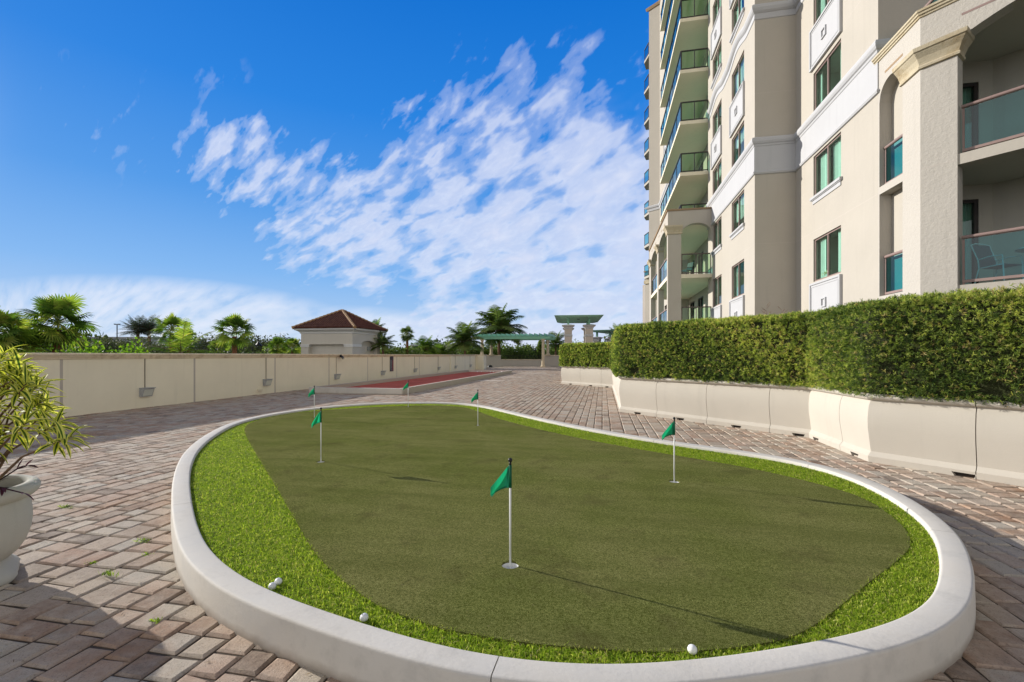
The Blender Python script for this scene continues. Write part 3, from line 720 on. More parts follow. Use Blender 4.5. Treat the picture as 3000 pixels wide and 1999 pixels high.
# ------------------------------------------------------------------ parapet wall with coping, lights, sign
WX = -12.85
t = empty('parapet_wall', (WX, 20, 0))
def lo(mb, x0, x1, y0, y1, z0, z1, ox=WX, oy=20): mb.box(x0-ox, x1-ox, y0-oy, y1-oy, z0, z1)
m = MB(); ys = [1.35-3.665*k for k in range(4, 0, -1)]+[1.35+3.665*k for k in range(0, 13)]
ys = [y for y in ys if y > -10]; ys = [-12]+ys+[46.2]
for a, b in zip(ys[:-1], ys[1:]): lo(m, WX-.22, WX, a+.034, b-.034, -.5, 1.43)
m.build('panel', 'wall', t)
m = MB(); lo(m, WX-.2, WX-.004, -12, 46.2, -.5, 1.42); m.build('joint', 'pier', t)
m = MB()
sweep(m, [(0, 26.2), (0, -32)], [(0.002, 1.395), (.028, 1.405), (.03, 1.435), (.052, 1.445), (.056, 1.475), (.085, 1.49), (.092, 1.52), (.088, 1.55), (-.31, 1.555), (-.31, 1.40)])
m.build('coping', 'coping', t)
m = MB(); lo(m, WX+.001, WX+.07, 37.3, 37.85, -.02, 1.41); m.build('pilaster', 'wall', t)
m = MB(); lo(m, WX-.25, -12.02, 45.5, 46.5, -.02, 1.44); m.build('end_pier', 'wall', t)
m = MB(); lo(m, WX-.3, -11.95, 45.43, 46.57, 1.441, 1.56); m.build('end_cap', 'coping', t)
tag(t, 'long cream stucco parapet wall with stained moulded coping along the left side', 'wall')

LY = [10.72, 15.5, 20.26, 25.02, 29.77, 34.45, 38.7, 43.3]
LN = ['wall lamp box nearest the potted shrub, the largest on the wall', 'second wall lamp box from the potted shrub', 'wall lamp box below the black camera on the coping', 'wall lamp box just left of the dark vertical sign', 'wall lamp box just right of the dark vertical sign', 'wall lamp box before the wall pilaster', 'wall lamp box just past the wall pilaster', 'farthest wall lamp box beside the pergola end pier']
t = empty('wall_light', (WX, LY[0], .32))
m = MB(); m.hexa([(0, -.17, 0), (.085, -.17, 0), (.085, .17, 0), (0, .17, 0), (0, -.17, .235), (.18, -.17, .235), (.18, .17, .235), (0, .17, .235)]); m.build('housing', 'grey_metal', t)
m = MB(); m.hexa([(.08, -.145, .025), (.099, -.145, .025), (.099, .145, .025), (.08, .145, .025), (.15, -.145, .205), (.172, -.145, .205), (.172, .145, .205), (.15, .145, .205)]); m.build('lens', 'lens', t)
m = MB(); m.box(-.002, .215, -.18, .18, .236, .254); m.build('visor', 'grey_metal', t)
m = MB(); m.tube([(.012, .0, .25), (.012, .0, 1.09)], .012, 8); m.build('conduit', 'conduit', t)
for i, y in enumerate(LY):
    o = t if i == 0 else copy_tree(t)
    o.location = (WX, y, .32); o.scale = (.95, .92, 1.); tag(o, 'grey metal '+LN[i], 'wall light', 'lamp boxes along the parapet wall')
t = empty('security_camera', (WX+.09, 20.5, 1.45))
m = MB(); m.box(0, .04, -.07, .07, -.06, .08); m.tube([(.03, 0, .0), (.14, -.05, -.02)], .02, 8); m.build('bracket', 'black', t)
m = MB(); m.tube([(.10, -.02, -.03), (.22, -.12, -.10)], .055, 12); m.tube([(.05, .06, -.02), (.10, .10, -.14)], .05, 12); m.build('camera_head', 'black', t)
m = MB(); m.sphere((.225, -.125, -.103), .03, 8); m.build('lens', 'lens', t)
tag(t, 'black twin-headed security camera fixed on the coping of the parapet wall', 'camera')
t = empty('rules_sign', (WX+.004, 26.24, .5))
m = MB(); m.box(0, .03, -.22, .22, 0, .93); m.build('board', 'sign_dark', t)
m = MB(); m.box(.031, .034, .11, .20, .04, .68); m.build('red_stripe', 'sign_red', t)
m = MB()
for k in range(13): m.box(.031, .034, -.15, .06-.05*rng.random(), .16+k*.042, .172+k*.042)
m.box(.031, .034, -.205, -.185, .06, .7); m.box(.031, .034, -.04, .03, .05, .12)
m.build('text_lines', 'sign_pale', t)
tag(t, 'tall dark sign board with red right edge on the parapet wall', 'sign')
m = MB(); m.box(0, .05, -.12, .12, 0, .09); tag(m.build('vent_cover', 'soffit', loc=(WX+.001, 15.15, .12)), 'small cream cover low on the parapet wall below a lamp box', 'cover')

# ------------------------------------------------------------------ red bocce court
t = empty('bocce_court', (-9.3, 16.1, 0))
def lc(m, a, b, c, d, e, f): m.box(a+9.3, b+9.3, c-16.1, d-16.1, e, f)
m = MB(); lc(m, -11.35, -7.45, 16.05, 16.21, -.02, .235); m.build('end_curb', 'curb', t)
m = MB(); lc(m, -7.61, -7.45, 16.212, 37.35, -.02, .232); m.build('side_curb', 'facade', t)
m = MB(); lc(m, -11.35, -11.19, 16.212, 37.35, -.02, .232); m.build('side_curb', 'facade', t)
m = MB(); lc(m, -11.35, -7.45, 37.352, 37.5, -.02, .235); m.build('end_curb', 'curb', t)
m = MB(); lc(m, -11.188, -7.612, 16.212, 37.35, -.02, .07); m.build('surface', 'court', t)
tag(t, 'long red bocce court with low cream kerbs beside the parapet wall', 'court')
BB = [((-10.3, 36.9), 'white bocce ball at the far end of the red court, leftmost'), ((-10.0, 37.05), 'white bocce ball at the far end, second from the left'), ((-9.1, 36.6), 'white bocce ball at the far end, left one of the middle pair'), ((-8.9, 36.75), 'white bocce ball at the far end, right one of the middle pair'), ((-8.2, 36.95), 'white bocce ball at the far end of the red court, rightmost')]
for p, lab in BB:
    b = MB(); b.sphere((0, 0, 0), .055, 8); tag(b.build('bocce_ball', 'ball', smooth=True, loc=(p[0], p[1], .125)), lab, 'ball', 'balls at the far end of the court')
m = MB(); m.lathe([(.30, 0), (.30, .12), (.24, .2), (.10, .27), (.001, .28)], 20); tag(m.build('landscape_lamp', 'black', loc=(-13.6, 54.6, 0), smooth=True), 'low black dome at the foot of the left pergola column', 'lamp')

# ------------------------------------------------------------------ stone urn, variegated shrub, purple trailing plant
ux, uy = rf(-3.62, 2.98)
t = empty('planter_urn', (ux, uy, 0), YAW)
foot = lambda a, z: 1+(.20 if z < .02 else .17 if z < .07 else .06 if z < .12 else 0)*max(0, math.cos(4*a))-(.10 if z < .03 else .06 if z < .09 else 0)*max(0, -math.cos(4*a))
m = MB(); m.lathe([(.26, 0), (.285, .03), (.275, .07), (.235, .11), (.225, .13)], 64, mod=foot); m.build('foot', 'urn', t, smooth=True)
m = MB(); m.lathe([(.222, .128), (.262, .16), (.300, .22), (.325, .30), (.334, .38), (.330, .45), (.322, .50), (.318, .53)], 48); m.build('body', 'urn', t, smooth=True)
m = MB(); m.lathe([(.316, .522), (.335, .532), (.356, .55), (.372, .575), (.372, .60), (.358, .622), (.335, .632), (.31, .628), (.298, .61), (.294, .57), (.290, .50)], 48); m.build('rim', 'urn', t, smooth=True)
m = MB(); m.lathe([(.001, .555), (.15, .56), (.294, .55)], 32); m.build('soil', 'soil', t)
tag(t, 'large cast stone urn with flared rim and lobed foot at the left edge', 'planter')
def add_leaf(V, E, Rn, base, d, L_, W_, droop, n=6, rv=None):
    """strap leaf of n segments, each split lengthwise in 4 so its margin can be pale"""
    d = Vector(d).normalized(); side = d.cross(Vector((0, 0, 1)));
    if side.length < .1: side = Vector((1, 0, 0))
    side.normalize(); p = Vector(base); rows = []; r_ = random.random() if rv is None else rv
    tw = random.uniform(-.5, .5); side = (Matrix.Rotation(tw, 3, d) @ side)
    for i in range(n+1):
        s = i/n; w_ = W_*(.35+1.3*s if s < .35 else .8*(1-((s-.35)/.65)**2.2)+.01)*.5
        up = side.cross(d)
        rows.append([p-side*w_+up*w_*.25, p-side*w_*.55+up*w_*.06, p, p+side*w_*.55+up*w_*.06, p+side*w_+up*w_*.25])
        d = (d+Vector((0, 0, -droop/n))).normalized(); p = p+d*(L_/n)
    e = (1., .62, .0, .62, 1.)
    for i in range(n):
        for k in range(4):
            V.append([tuple(rows[i][k]), tuple(rows[i][k+1]), tuple(rows[i+1][k+1]), tuple(rows[i+1][k])]); E.append([e[k], e[k+1], e[k+1], e[k]]); Rn.append(r_)
def song_of_india():
    root = empty('variegated_shrub', (ux, uy, .56)); V, E, Rn = [], [], []; ms = MB()
    tips = []
    rr = random.Random(11)
    def place(r_, f_, z): # offset from urn centre in right/forward terms
        return Vector((*rf(r_, f_), 0))+Vector((0, 0, z))
    spec = [(.72, .02, .365), (.47, .18, .43), (.50, -.05, .47), (.30, .25, .58), (.36, -.18, .60), (.42, .02, .72), (.27, .25, .70), (.20, -.25, .72), (.30, .1, .80), (.13, .2, .80), (.24, -.1, .88), (.08, -.15, .84), (.16, .12, .92), (.0, .05, .95), (-.1, .3, .85), (-.25, .0, .9), (-.35, .2, .8), (-.4, -.2, .7), (-.5, .1, .6), (-.2, -.4, .75), (0, .45, .7), (0, -.45, .55), (-.45, .35, .5), (.15, .42, .50), (.25, -.35, .45), (.22, .05, .38), (.12, .1, .55), (.18, -.1, .70), (.05, .3, .85), (.16, .02, .85)]
    for i, (a, b, z) in enumerate(spec):
        tip = place(a, b, z+.04); st = place(a*.12+rr.uniform(-.05, .05), b*.12, -.02)
        mid = st.lerp(tip, .5)+Vector((0, 0, .16 if z > .5 else .08)); pts = [st, st.lerp(mid, .5)+Vector((rr.uniform(-.03, .03), rr.uniform(-.03, .03), .02)), mid, mid.lerp(tip, .6)+Vector((rr.uniform(-.02, .02), 0, .0)), tip]
        ms.tube([tuple(q) for q in pts], [.010, .009, .007, .006, .004], 6)
        dr = (tip-mid).normalized(); d0 = (dr+Vector((0, 0, .25))).normalized()
        k = 21
        for j in range(k):
            s = j/k; ang = j*2.399; u = d0.cross(Vector((0, 0, 1))).normalized(); w_ = u.cross(d0)
            spread = 1.45-1.0*s
            d = d0*math.cos(spread)+(u*math.cos(ang)+w_*math.sin(ang))*math.sin(spread)
            add_leaf(V, E, Rn, tip-dr*.13*(1-s), d, rr.uniform(.12, .185), rr.uniform(.036, .050), rr.uniform(.4, 1.6), 6)
    for (a, b, z, a2, b2, z2) in ((.12, 0, .3, .44, -.08, .62), (.1, .1, .2, .3, .05, .36), (.05, -.1, .6, .34, .02, .78)):
        p0, p1 = place(a, b, z), place(a2, b2, z2); ms.tube([tuple(p0), tuple(p0.lerp(p1, .5)+Vector((0, 0, -.02))), tuple(p1)], [.006, .005, .003], 5)
    ms.build('branches', 'stem', root, smooth=True)
    quads_np('foliage', np.array(V), 'song', root, {'rnd': ('FACE', Rn), 'edge': ('CORNER', E)}, smooth=True)
    tag(root, 'variegated yellow and green shrub growing in the stone urn', 'plant')
song_of_india()
def purple_heart():
    root = empty('trailing_plant', (ux, uy, .56)); V, E, Rn = [], [], []; ms = MB(); rr = random.Random(5)
    def place(r_, f_, z): return Vector((*rf(r_, f_), 0))+Vector((0, 0, z))
    runs = [[(.12, .05, .0), (.25, -.02, .09), (.34, -.05, .085), (.46, -.04, .05)], [(.1, .0, .0), (.19, .06, .10), (.27, .10, .17), (.33, .10, .19)], [(.15, -.12, .0), (.2, -.14, .06), (.26, -.16, .03)], [(.05, -.1, .0), (.10, -.15, .08), (.13, -.17, .12)], [(-.1, .1, 0), (-.2, .2, .1), (-.34, .25, .04)], [(.0, -.2, 0), (.02, -.28, .09), (.03, -.38, .02)]]
    for r_ in runs:
        P = [place(*q) for q in r_]; ms.tube([tuple(p) for p in P], .0045, 5)
        for i in range(1, len(P)):
            d = (P[i]-P[i-1]).normalized()
            for s in (-1, 1):
                q = (d+Vector((rr.uniform(-.6, .6), rr.uniform(-.6, .6), rr.uniform(-.3, .5)))).normalized()
                add_leaf(V, E, Rn, P[i], q, rr.uniform(.075, .105), .024, rr.uniform(0, .7), 4)
        add_leaf(V, E, Rn, P[-1], d, .09, .022, .8, 4)
    ms.build('stem', 'purple', root); quads_np('leaves', np.array(V), 'purple', root, {'rnd': ('FACE', Rn)}, smooth=True)
    tag(root, 'dark purple trailing plant spilling over the urn rim', 'plant')
purple_heart()

# ------------------------------------------------------------------ pool house with hipped tile roof
def pool_house():
    cx_, cy_, h = -23.7, 38.4, 2.5
    t = empty('pool_house', (cx_, cy_, -7)); Z = 7.
    B = lambda m, a, b, c, d, e, f: m.box(a, b, c, d, e+Z, f+Z)
    m = MB(); B(m, -h+.4, h-.4, -h+.4, h-.4, -7, 3.42); B(m, -h+.005, -h+.39, -h+.405, h, -7, 3.42); B(m, -h+.4, h, h-.39, h-.005, -7, 3.42); m.build('wall', 'phwall', t)
    m = MB(); B(m, -h, h, -h, -h+.398, 2.45, 3.42); m.build('lintel', 'phwall', t)
    # corner pilasters with bands on the two seen faces
    for (a, b, c, d) in ((-h-.002, -h+.75, -h-.002, -h+.395), (h-.75, h+.002, -h-.002, -h+.395)):
        m = MB(); B(m, a, b, c, d, -7, 2.448); m.build('pilaster', 'phwall', t)
        m = MB(); B(m, a-.04, b+.05, c-.05, d-.003, 2.22, 2.46); B(m, a-.07, b+.08, c-.08, d-.003, 2.38, 2.447); m.build('pilaster_band', 'trim_soft', t)
    # +X face: wall with a blind arch
    fr = Fr(h, -h+.40, 0, 1, -1, 0); W_ = 2*h-.79
    m = MB(); a0, a1, zs, rise = .95, W_-.40, 2.4, .42; n = 16
    f2 = lambda d, n_, z: fr(d, n_, z+Z)
    m.box(0, a0, 0, .395, -7, 3.42, f2); m.box(a1, W_, 0, .395, -7, 3.42, f2)
    arc = [(a0+(a1-a0)*i/n, zs+rise*math.sqrt(max(0, 1-(2*i/n-1)**2))) for i in range(n+1)]
    for i in range(n):
        (p, zp), (q, zq) = arc[i], arc[i+1]
        m.quad(f2(p, 0, zp), f2(q, 0, zq), f2(q, 0, 3.42), f2(p, 0, 3.42)); m.quad(f2(p, 0, zp), f2(q, 0, zq), f2(q, .395, zq), f2(p, .395, zp))
    m.build('arch_wall', 'phwall', t)
    m = MB(); m.box(-.46, a0+.06, -.07, -.003, 2.22, 2.46, f2); m.build('pilaster_band', 'trim_soft', t)
    m = MB(); m.box(a1-.06, W_+.05, -.06, -.003, 2.22, 2.46, f2); m.build('pilaster_band', 'trim_soft', t)
    m = MB(); m.box(a1-1.05, a1-.62, .25, .394, 1.95, 2.3, f2); m.build('vent', 'grey_metal', t)
    m = MB()
    sweep(m, [(-h, -h), (-h, h), (h, h), (h, -h)], [(.0, 3.38+Z), (.06, 3.42+Z), (.08, 3.52+Z), (.20, 3.62+Z), (.36, 3.70+Z), (.42, 3.72+Z), (.42, 3.84+Z), (.0, 3.85+Z)], closed=True)
    m.build('cornice', 'trim_soft', t, smooth=False)
    e, zt, ze = h+.52, 5.62, 3.845
    m = MB(); P = [(-e, -e, ze+Z), (e, -e, ze+Z), (e, e, ze+Z), (-e, e, ze+Z)]; m.quad(*P)
    for i in range(4): m.poly([P[i], P[(i+1) % 4], (0, 0, zt+Z)])
    w_ = .23; slope = math.hypot(e, zt-ze)
    for k in range(4):
        c, s = math.cos(k*PI/2), math.sin(k*PI/2)
        rot = lambda x, y, z: (x*c-y*s, x*s+y*c, z+Z)
        nn = int(2*e/w_)
        for j in range(nn):
            u = -e+(j+.5)*2*e/nn; top_ = max(.02, 1-abs(u)/e)
            if top_ < .05: continue
            ntile = max(1, int(top_*slope/.42))
            for q in range(ntile):
                s0, s1 = q/ntile*top_, min(top_, (q+1.08)/ntile*top_)
                pr = []
                for (ss, lift) in ((s0, .035), (s1, .012)):
                    yy = -e*(1-ss)-(.05 if q == 0 and ss == s0 else 0); zz = ze+(zt-ze)*ss+lift
                    pr.append([rot(u+.5*w_*.70*math.cos(PI*a/6), yy, zz+.5*w_*.95*math.sin(PI*a/6)) for a in range(7)])
                for a in range(6): m.quad(pr[0][a], pr[0][a+1], pr[1][a+1], pr[1][a])
                m.poly(pr[0])
    rf_ = m.build('roof', 'tile', t)
    for k in range(4):
        c, s = math.cos(k*PI/2), math.sin(k*PI/2); m = MB(); nt_ = 13
        A = Vector((-e*c+e*s, -e*s-e*c, ze+.05+Z)); Bv = Vector((0, 0, zt+.05+Z))
        for q in range(nt_): m.tube([tuple(A.lerp(Bv, q/nt_)), tuple(A.lerp(Bv, (q+1.05)/nt_))], [.15, .11], 8)
        m.build('ridge', 'ridge_tile', rf_)
    tag(t, 'small beige pool house with pyramid clay tile roof behind the parapet wall', 'pool house')
pool_house()

# ------------------------------------------------------------------ green pergola, end wall with railing
def round_column(m, x, y, z0, z1, r=.19):
    prof = [(r*1.75, z0), (r*1.75, z0+.12), (r*1.5, z0+.13), (r*1.45, z0+.2), (r*1.15, z0+.24), (r*1.08, z0+.34), (r*1.06, z0+.9), (r*.9, z1-.30), (r*.95, z1-.28), (r*1.05, z1-.25), (r*.95, z1-.22), (r*.95, z1-.15), (r*1.2, z1-.1), (r*1.3, z1)]
    m.lathe(prof, 16, (x, y, 0)); m.box(x-r*1.8, x+r*1.8, y-r*1.8, y+r*1.8, z0-.02, z0+.10); m.box(x-r*1.4, x+r*1.4, y-r*1.4, y+r*1.4, z1-.01, z1+.07)
t = empty('pergola', (-11.1, 58, 0))
for (x, y, z0) in ((-15.0, 56, 0), (-7.2, 56, 0), (-15.0, 60.9, 1.47), (-7.2, 60.9, 1.47)):
    m = MB(); round_column(m, x+11.1, y-58, z0, 3.45); m.build('column', 'column', t, smooth=False)
for y in (55.75, 56.25, 60.65, 61.15):
    m = MB(); m.hexa([(-4.7, y-58-.05, 3.52), (4.7, y-58-.05, 3.52), (4.7, y-58+.05, 3.52), (-4.7, y-58+.05, 3.52), (-5.1, y-58-.05, 3.86), (5.1, y-58-.05, 3.86), (5.1, y-58+.05, 3.86), (-5.1, y-58+.05, 3.86)]); m.build('beam', 'green_metal', t)
for k in range(17):
    x = -4.75+k*9.5/16; m = MB(); m.hexa([(x-.04, -2.9, 3.87), (x+.04, -2.9, 3.87), (x+.04, 3.5, 3.87), (x-.04, 3.5, 3.87), (x-.04, -3.25, 4.17), (x+.04, -3.25, 4.17), (x+.04, 3.9, 4.17), (x-.04, 3.9, 4.17)]); m.build('rafter', 'green_metal', t)
tag(t, 'green pergola on cream columns at the far end of the terrace', 'pergola')
t = empty('end_wall', (-11, 61, 0))
m = MB(); m.box(-6, -2.7, -.15, .15, -.5, 1.42); m.box(3.3, 14, -.15, .15, -.5, 1.42); m.box(-2.7, 3.3, -.15, .15, -.5, .86); m.build('wall_body', 'pier', t)
m = MB(); m.box(-6, -2.66, -.2, .2, 1.421, 1.52); m.box(3.26, 14, -.2, .2, 1.421, 1.52); m.box(-2.655, 3.255, -.2, .2, .861, .94); m.build('coping', 'coping', t)
tag(t, 'grey end wall with a lowered middle below the pergola', 'wall')
t = empty('metal_railing', (-10.7, 61, .94))
m = MB(); m.box(-2.96, 2.96, -.025, .025, .47, .51); m.box(-2.96, 2.96, -.02, .02, .05, .08); m.build('rail', 'dark_frame', t)
for k in range(31):
    x = -2.94+k*5.88/30; m = MB(); m.box(x-.011, x+.011, -.011, .011, .0, .47); m.build('baluster', 'dark_frame', t)
tag(t, 'dark metal railing on the low middle of the end wall', 'railing')

# ------------------------------------------------------------------ entry gazebo with flat green roof
def gazebo(x, y, rz, pier, dims, ztop, label, back=5.0):
    t = empty('gazebo', (x, y, 0), rz); w_, dpt = dims
    for (a, b) in ((-pier, 0), (pier, 0), (-pier, back), (pier, back)):
        m = MB(); m.box(a-.36, a+.36, b-.36, b+.36, -.3, ztop-.93); o = m.build('pier', 'pier', t)
        m = MB(); sweep(m, [(a-.36, b-.36), (a-.36, b+.36), (a+.36, b+.36), (a+.36, b-.36)], [(.0, 3.28), (.05, 3.32), (.05, 3.47), (.0, 3.52)], closed=True); m.build('band', 'trim', o)
        m = MB(); sweep(m, [(a-.36, b-.36), (a-.36, b+.36), (a+.36, b+.36), (a+.36, b-.36)], [(.0, ztop-1.12), (.04, ztop-1.05), (.10, ztop-.93), (.24, ztop-.84), (.26, ztop-.76), (-.1, ztop-.68)], closed=True)
        m.box(a-.3, a+.3, b-.3, b+.3, ztop-.9, ztop-.70); m.build('cap', 'trim', o)
        m = MB(); m.box(a-.09, a+.09, b-.16, b+.16, ztop-.70, ztop-.04); m.build('strut', 'green_metal', t)
    m = MB(); e = .55
    y0, y1 = -1.6, back+dpt
    m.hexa([(-w_+e, y0+e*.3, ztop-.04), (w_-e, y0+e*.3, ztop-.04), (w_-e, y1-e, ztop-.04), (-w_+e, y1-e, ztop-.04), (-w_, y0, ztop+.10), (w_, y0, ztop+.10), (w_, y1, ztop+.10), (-w_, y1, ztop+.10)])
    m.build('roof', 'green_metal', t)
    m = MB(); m.box(-.12, .12, 1.6, 1.85, ztop-.085, ztop-.042); m.build('ceiling_lamp', 'black', t)
    tag(t, label, 'gazebo'); return t
gx, gy = rf(44*(.1465), 44); gazebo(gx, gy, R(4), 1.0, (2.3, 3.2), 5.15, 'tall gazebo with flat green roof on paired stone piers behind the far hedge')
gx, gy = rf(58*.205, 58); gazebo(gx, gy, R(-20), 1.1, (2.4, 2.4), 4.55, 'lower gazebo with sloping green roof farther back beside the tower')
# ------------------------------------------------------------------ apartment tower
XF, X1, XB, XL = 7.5, 6.0, 4.45, 3.65
YE, YC, YB0, YB1 = 14.36, 19.83, 28.05, 37.4
TOP = 34.2
tower = empty('apartment_tower', (0, 0, 0))
tag(tower, 'tall cream apartment tower with balconies, white bands and green-tinted windows on the right', 'building')
frA = Fr(XF, 0, 0, 1, 1, 0)       # faces -X, d = Y
frB = Fr(X1, 0, 0, 1, 1, 0)
def wall_with_holes(m, fr, d0, d1, z0, z1, holes, deep=.14):
    ds = sorted({d0, d1}|{h[0] for h in holes}|{h[1] for h in holes}); zs = sorted({z0, z1}|{h[2] for h in holes}|{h[3] for h in holes})
    for a, b in zip(ds[:-1], ds[1:]):
        for c, e in zip(zs[:-1], zs[1:]):
            if any(h[0] <= a+1e-6 and h[1] >= b-1e-6 and h[2] <= c+1e-6 and h[3] >= e-1e-6 for h in holes): continue
            m.quad(fr(a, 0, c), fr(b, 0, c), fr(b, 0, e), fr(a, 0, e))
    for h in holes:
        a, b, c, e = h[:4]
        m.quad(fr(a, 0, c), fr(a, deep, c), fr(a, deep, e), fr(a, 0, e)); m.quad(fr(b, 0, c), fr(b, deep, c), fr(b, deep, e), fr(b, 0, e))
        m.quad(fr(a, 0, c), fr(b, 0, c), fr(b, deep, c), fr(a, deep, c)); m.quad(fr(a, 0, e), fr(b, 0, e), fr(b, deep, e), fr(a, deep, e))
wr = random.Random(3)
def arc_h(s): return .30*math.sqrt(max(0., 1-(2*s-1)**2))
def window(fr, d0, d1, z0, z1, sill=False, arch=False, seed=None, parent=None, fm='mauve'):
    """bronze two-light window set .10 into the wall, with glass, curtains and a room behind"""
    w = .055; m = MB(); n0, n1 = .05, .11; md = (d0+d1)/2
    m.box(d0, d0+w, n0, n1, z0, z1, fr); m.box(d1-w, d1, n0, n1, z0, z1, fr); m.box(d0+w, d1-w, n0, n1, z0, z0+w, fr); m.box(d0+w, d1-w, n0, n1, z1-w, z1, fr)
    m.box(md-.03, md+.03, n0-.006, n1+.006, z0+w, z1-w, fr)
    win = m.build('window', fm, parent or tower)
    m = MB(); m.quad(fr(d0+w, .085, z0+w), fr(d1-w, .085, z0+w), fr(d1-w, .085, z1-w), fr(d0+w, .085, z1-w)); m.build('pane', 'glass_win', win)
    m = MB(); a, b, c, e, nn, ff = d0-.25, d1+.25, z0-.35, z1+.1, .14, 1.5
    m.quad(fr(a, ff, c), fr(b, ff, c), fr(b, ff, e), fr(a, ff, e)); m.quad(fr(a, nn, c), fr(a, ff, c), fr(a, ff, e), fr(a, nn, e)); m.quad(fr(b, nn, c), fr(b, ff, c), fr(b, ff, e), fr(b, nn, e))
    m.quad(fr(a, nn, c), fr(b, nn, c), fr(b, ff, c), fr(a, ff, c)); m.quad(fr(a, nn, e), fr(b, nn, e), fr(b, ff, e), fr(a, ff, e)); m.build('room', 'interior', win)
    # drapes: pleated sheets hanging to each side, a roller blind on some
    m = MB(); k = wr.random(); wL, wR = (wr.uniform(.25, .95), wr.uniform(.2, .95))
    W2 = (d1-d0)/2
    def drape(a, b, zlo):
        n = max(6, int(abs(b-a)/.035)); pts = [(a+(b-a)*i/n, .22+.035*math.sin(i*1.9)) for i in range(n+1)]
        for (p, q), (p2, q2) in zip(pts[:-1], pts[1:]): m.quad(fr(p, q, zlo), fr(p2, q2, zlo), fr(p2, q2, z1-.01), fr(p, q, z1-.01))
    if k < .68: drape(d0+.01, d0+.01+W2*wL, z0-.05); drape(d1-.01, d1-.01-W2*wR, z0-.05)
    else: drape(d0+.02, d1-.02, z0+(z1-z0)*wr.uniform(.3, .7))
    m.build('curtain', 'curtain', win)
    if sill:
        m = MB(); m.box(d0-.10, d1+.10, -.09, .02, z0-.09, z0-.003, fr); m.box(d0-.08, d1+.08, -.06, .0, z0-.12, z0-.092, fr); m.box(d0-.02, d1+.02, -.03, -.001, z0-.25, z0-.122, fr)
        m.build('sill', 'trim', win)
    return win
def panel(fr, d0, d1, z0, z1):
    m = MB(); m.box(d0, d1, -.055, -.001, z0, z1, fr)
    for (a, b, c, e) in ((d0+.0, d0+.07, z0, z1), (d1-.07, d1, z0, z1), (d0+.07, d1-.07, z1-.07, z1), (d0+.07, d1-.07, z0, z0+.07)): m.box(a, b, -.085, -.0552, c, e, fr)
    for (a, b, c, e) in ((d0+.13, d0+.15, z0+.13, z1-.13), (d1-.15, d1-.13, z0+.13, z1-.13), (d0+.15, d1-.15, z1-.15, z1-.13), (d0+.15, d1-.15, z0+.13, z0+.15)): m.box(a, b, -.068, -.0552, c, e, fr)
    md, mz, q = (d0+d1)/2, (z0+z1)/2, .16
    for (a, b, c, e) in ((-q, -q+.045, -q, q), (q-.045, q, -q, q), (-q+.045, q-.045, q-.045, q), (-q+.045, q-.045, -q, -q+.045)): m.box(md+a, md+b, -.10, -.0552, mz+c, mz+e, fr)
    m.build('window_panel', 'trim', tower)
rows = [(1, 4.15, 5.68), (2, 7.20, 8.68), (3, 10.28, 11.68), (4, 13.36, 14.72), (5, 16.45, 17.8), (6, 19.42, 20.82), (7, 22.45, 23.85), (8, 25.45, 26.85), (9, 28.45, 29.85), (10, 31.3, 32.6)]
# --- bay nearest the viewer
holesA = [(16.36, 18.3, a, b) for k, a, b in rows]
m = MB(); wall_with_holes(m, frA, YE, YC, -.3, TOP, holesA); wall_with_holes(m, Fr(0, YC, 1, 0, 0, 1), X1, XF, -.3, TOP, [])
wall_with_holes(m, Fr(0, YE, 1, 0, 0, 1), XF, 14.5, 8.9, TOP, [])
# --- twin window bay
holesB = [(21.22, 23.15, a, b) for k, a, b in rows]+[(25.02, 26.95, a, b) for k, a, b in rows]
wall_with_holes(m, frB, YC, YB0, -.3, TOP, holesB)
# --- recessed wall behind the balconies, its jambs, and the bay past them
frR = Fr(6.55, 0, 0, 1, 1, 0)
doors = []
for f in range(0, 11):
    for (a, b) in ((28.9, 30.7), (32.0, 33.8), (35.0, 36.6)): doors.append((a, b, f*3.0+.16, f*3.0+2.45))
wall_with_holes(m, frR, YB0, YB1, -.3, TOP, doors, .12)
wall_with_holes(m, Fr(0, YB0, 1, 0, 0, 1), X1, 6.55, -.3, TOP, []); wall_with_holes(m, Fr(0, YB1, 1, 0, 0, 1), 5.2, 6.55, -.3, TOP, [])
frD = Fr(5.2, 0, 0, 1, 1, 0)
holesD = [(39.0, 40.6, a, b) for k, a, b in rows]
wall_with_holes(m, frD, YB1, 43.9, -.3, TOP, holesD)
frE = Fr(5.2, 43.9, -.789, .614, .614, .789); wall_with_holes(m, frE, 0, 1.14, -.3, TOP, [])
wall_with_holes(m, Fr(4.3, 44.6, 1, 0, 0, 1), 0, 8, -.3, TOP, [])
wall_with_holes(m, Fr(12.2, 0, 0, 1, 1, 0), YE, 44.6, -7, TOP, [])
m.poly([(XF, YE, TOP), (14.5, YE, TOP), (12.2, 44.6, TOP), (4.3, 44.6, TOP), (5.2, 43.9, TOP), (5.2, YB1, TOP), (6.55, YB1, TOP), (6.55, YB0, TOP), (X1, YB0, TOP), (X1, YC, TOP), (XF, YC, TOP)])
m.build('wall', 'facade', tower)
m = MB()
for z in (2.97, 5.97, 12.0, 18., 21., 24., 27., 30.):      # control joints of the stucco
    sweep(m, [(XF, YE+.02), (XF, YC), (X1, YC), (X1, YB0-.02)], [(.0008, z-.007), (.0012, z), (.0008, z+.007)])
for y in (16.36, 18.3): m.box(XF-.0012, XF-.0006, y-.005, y+.005, 5.7, 7.0)
m.build('wall_joint', 'pier', tower)
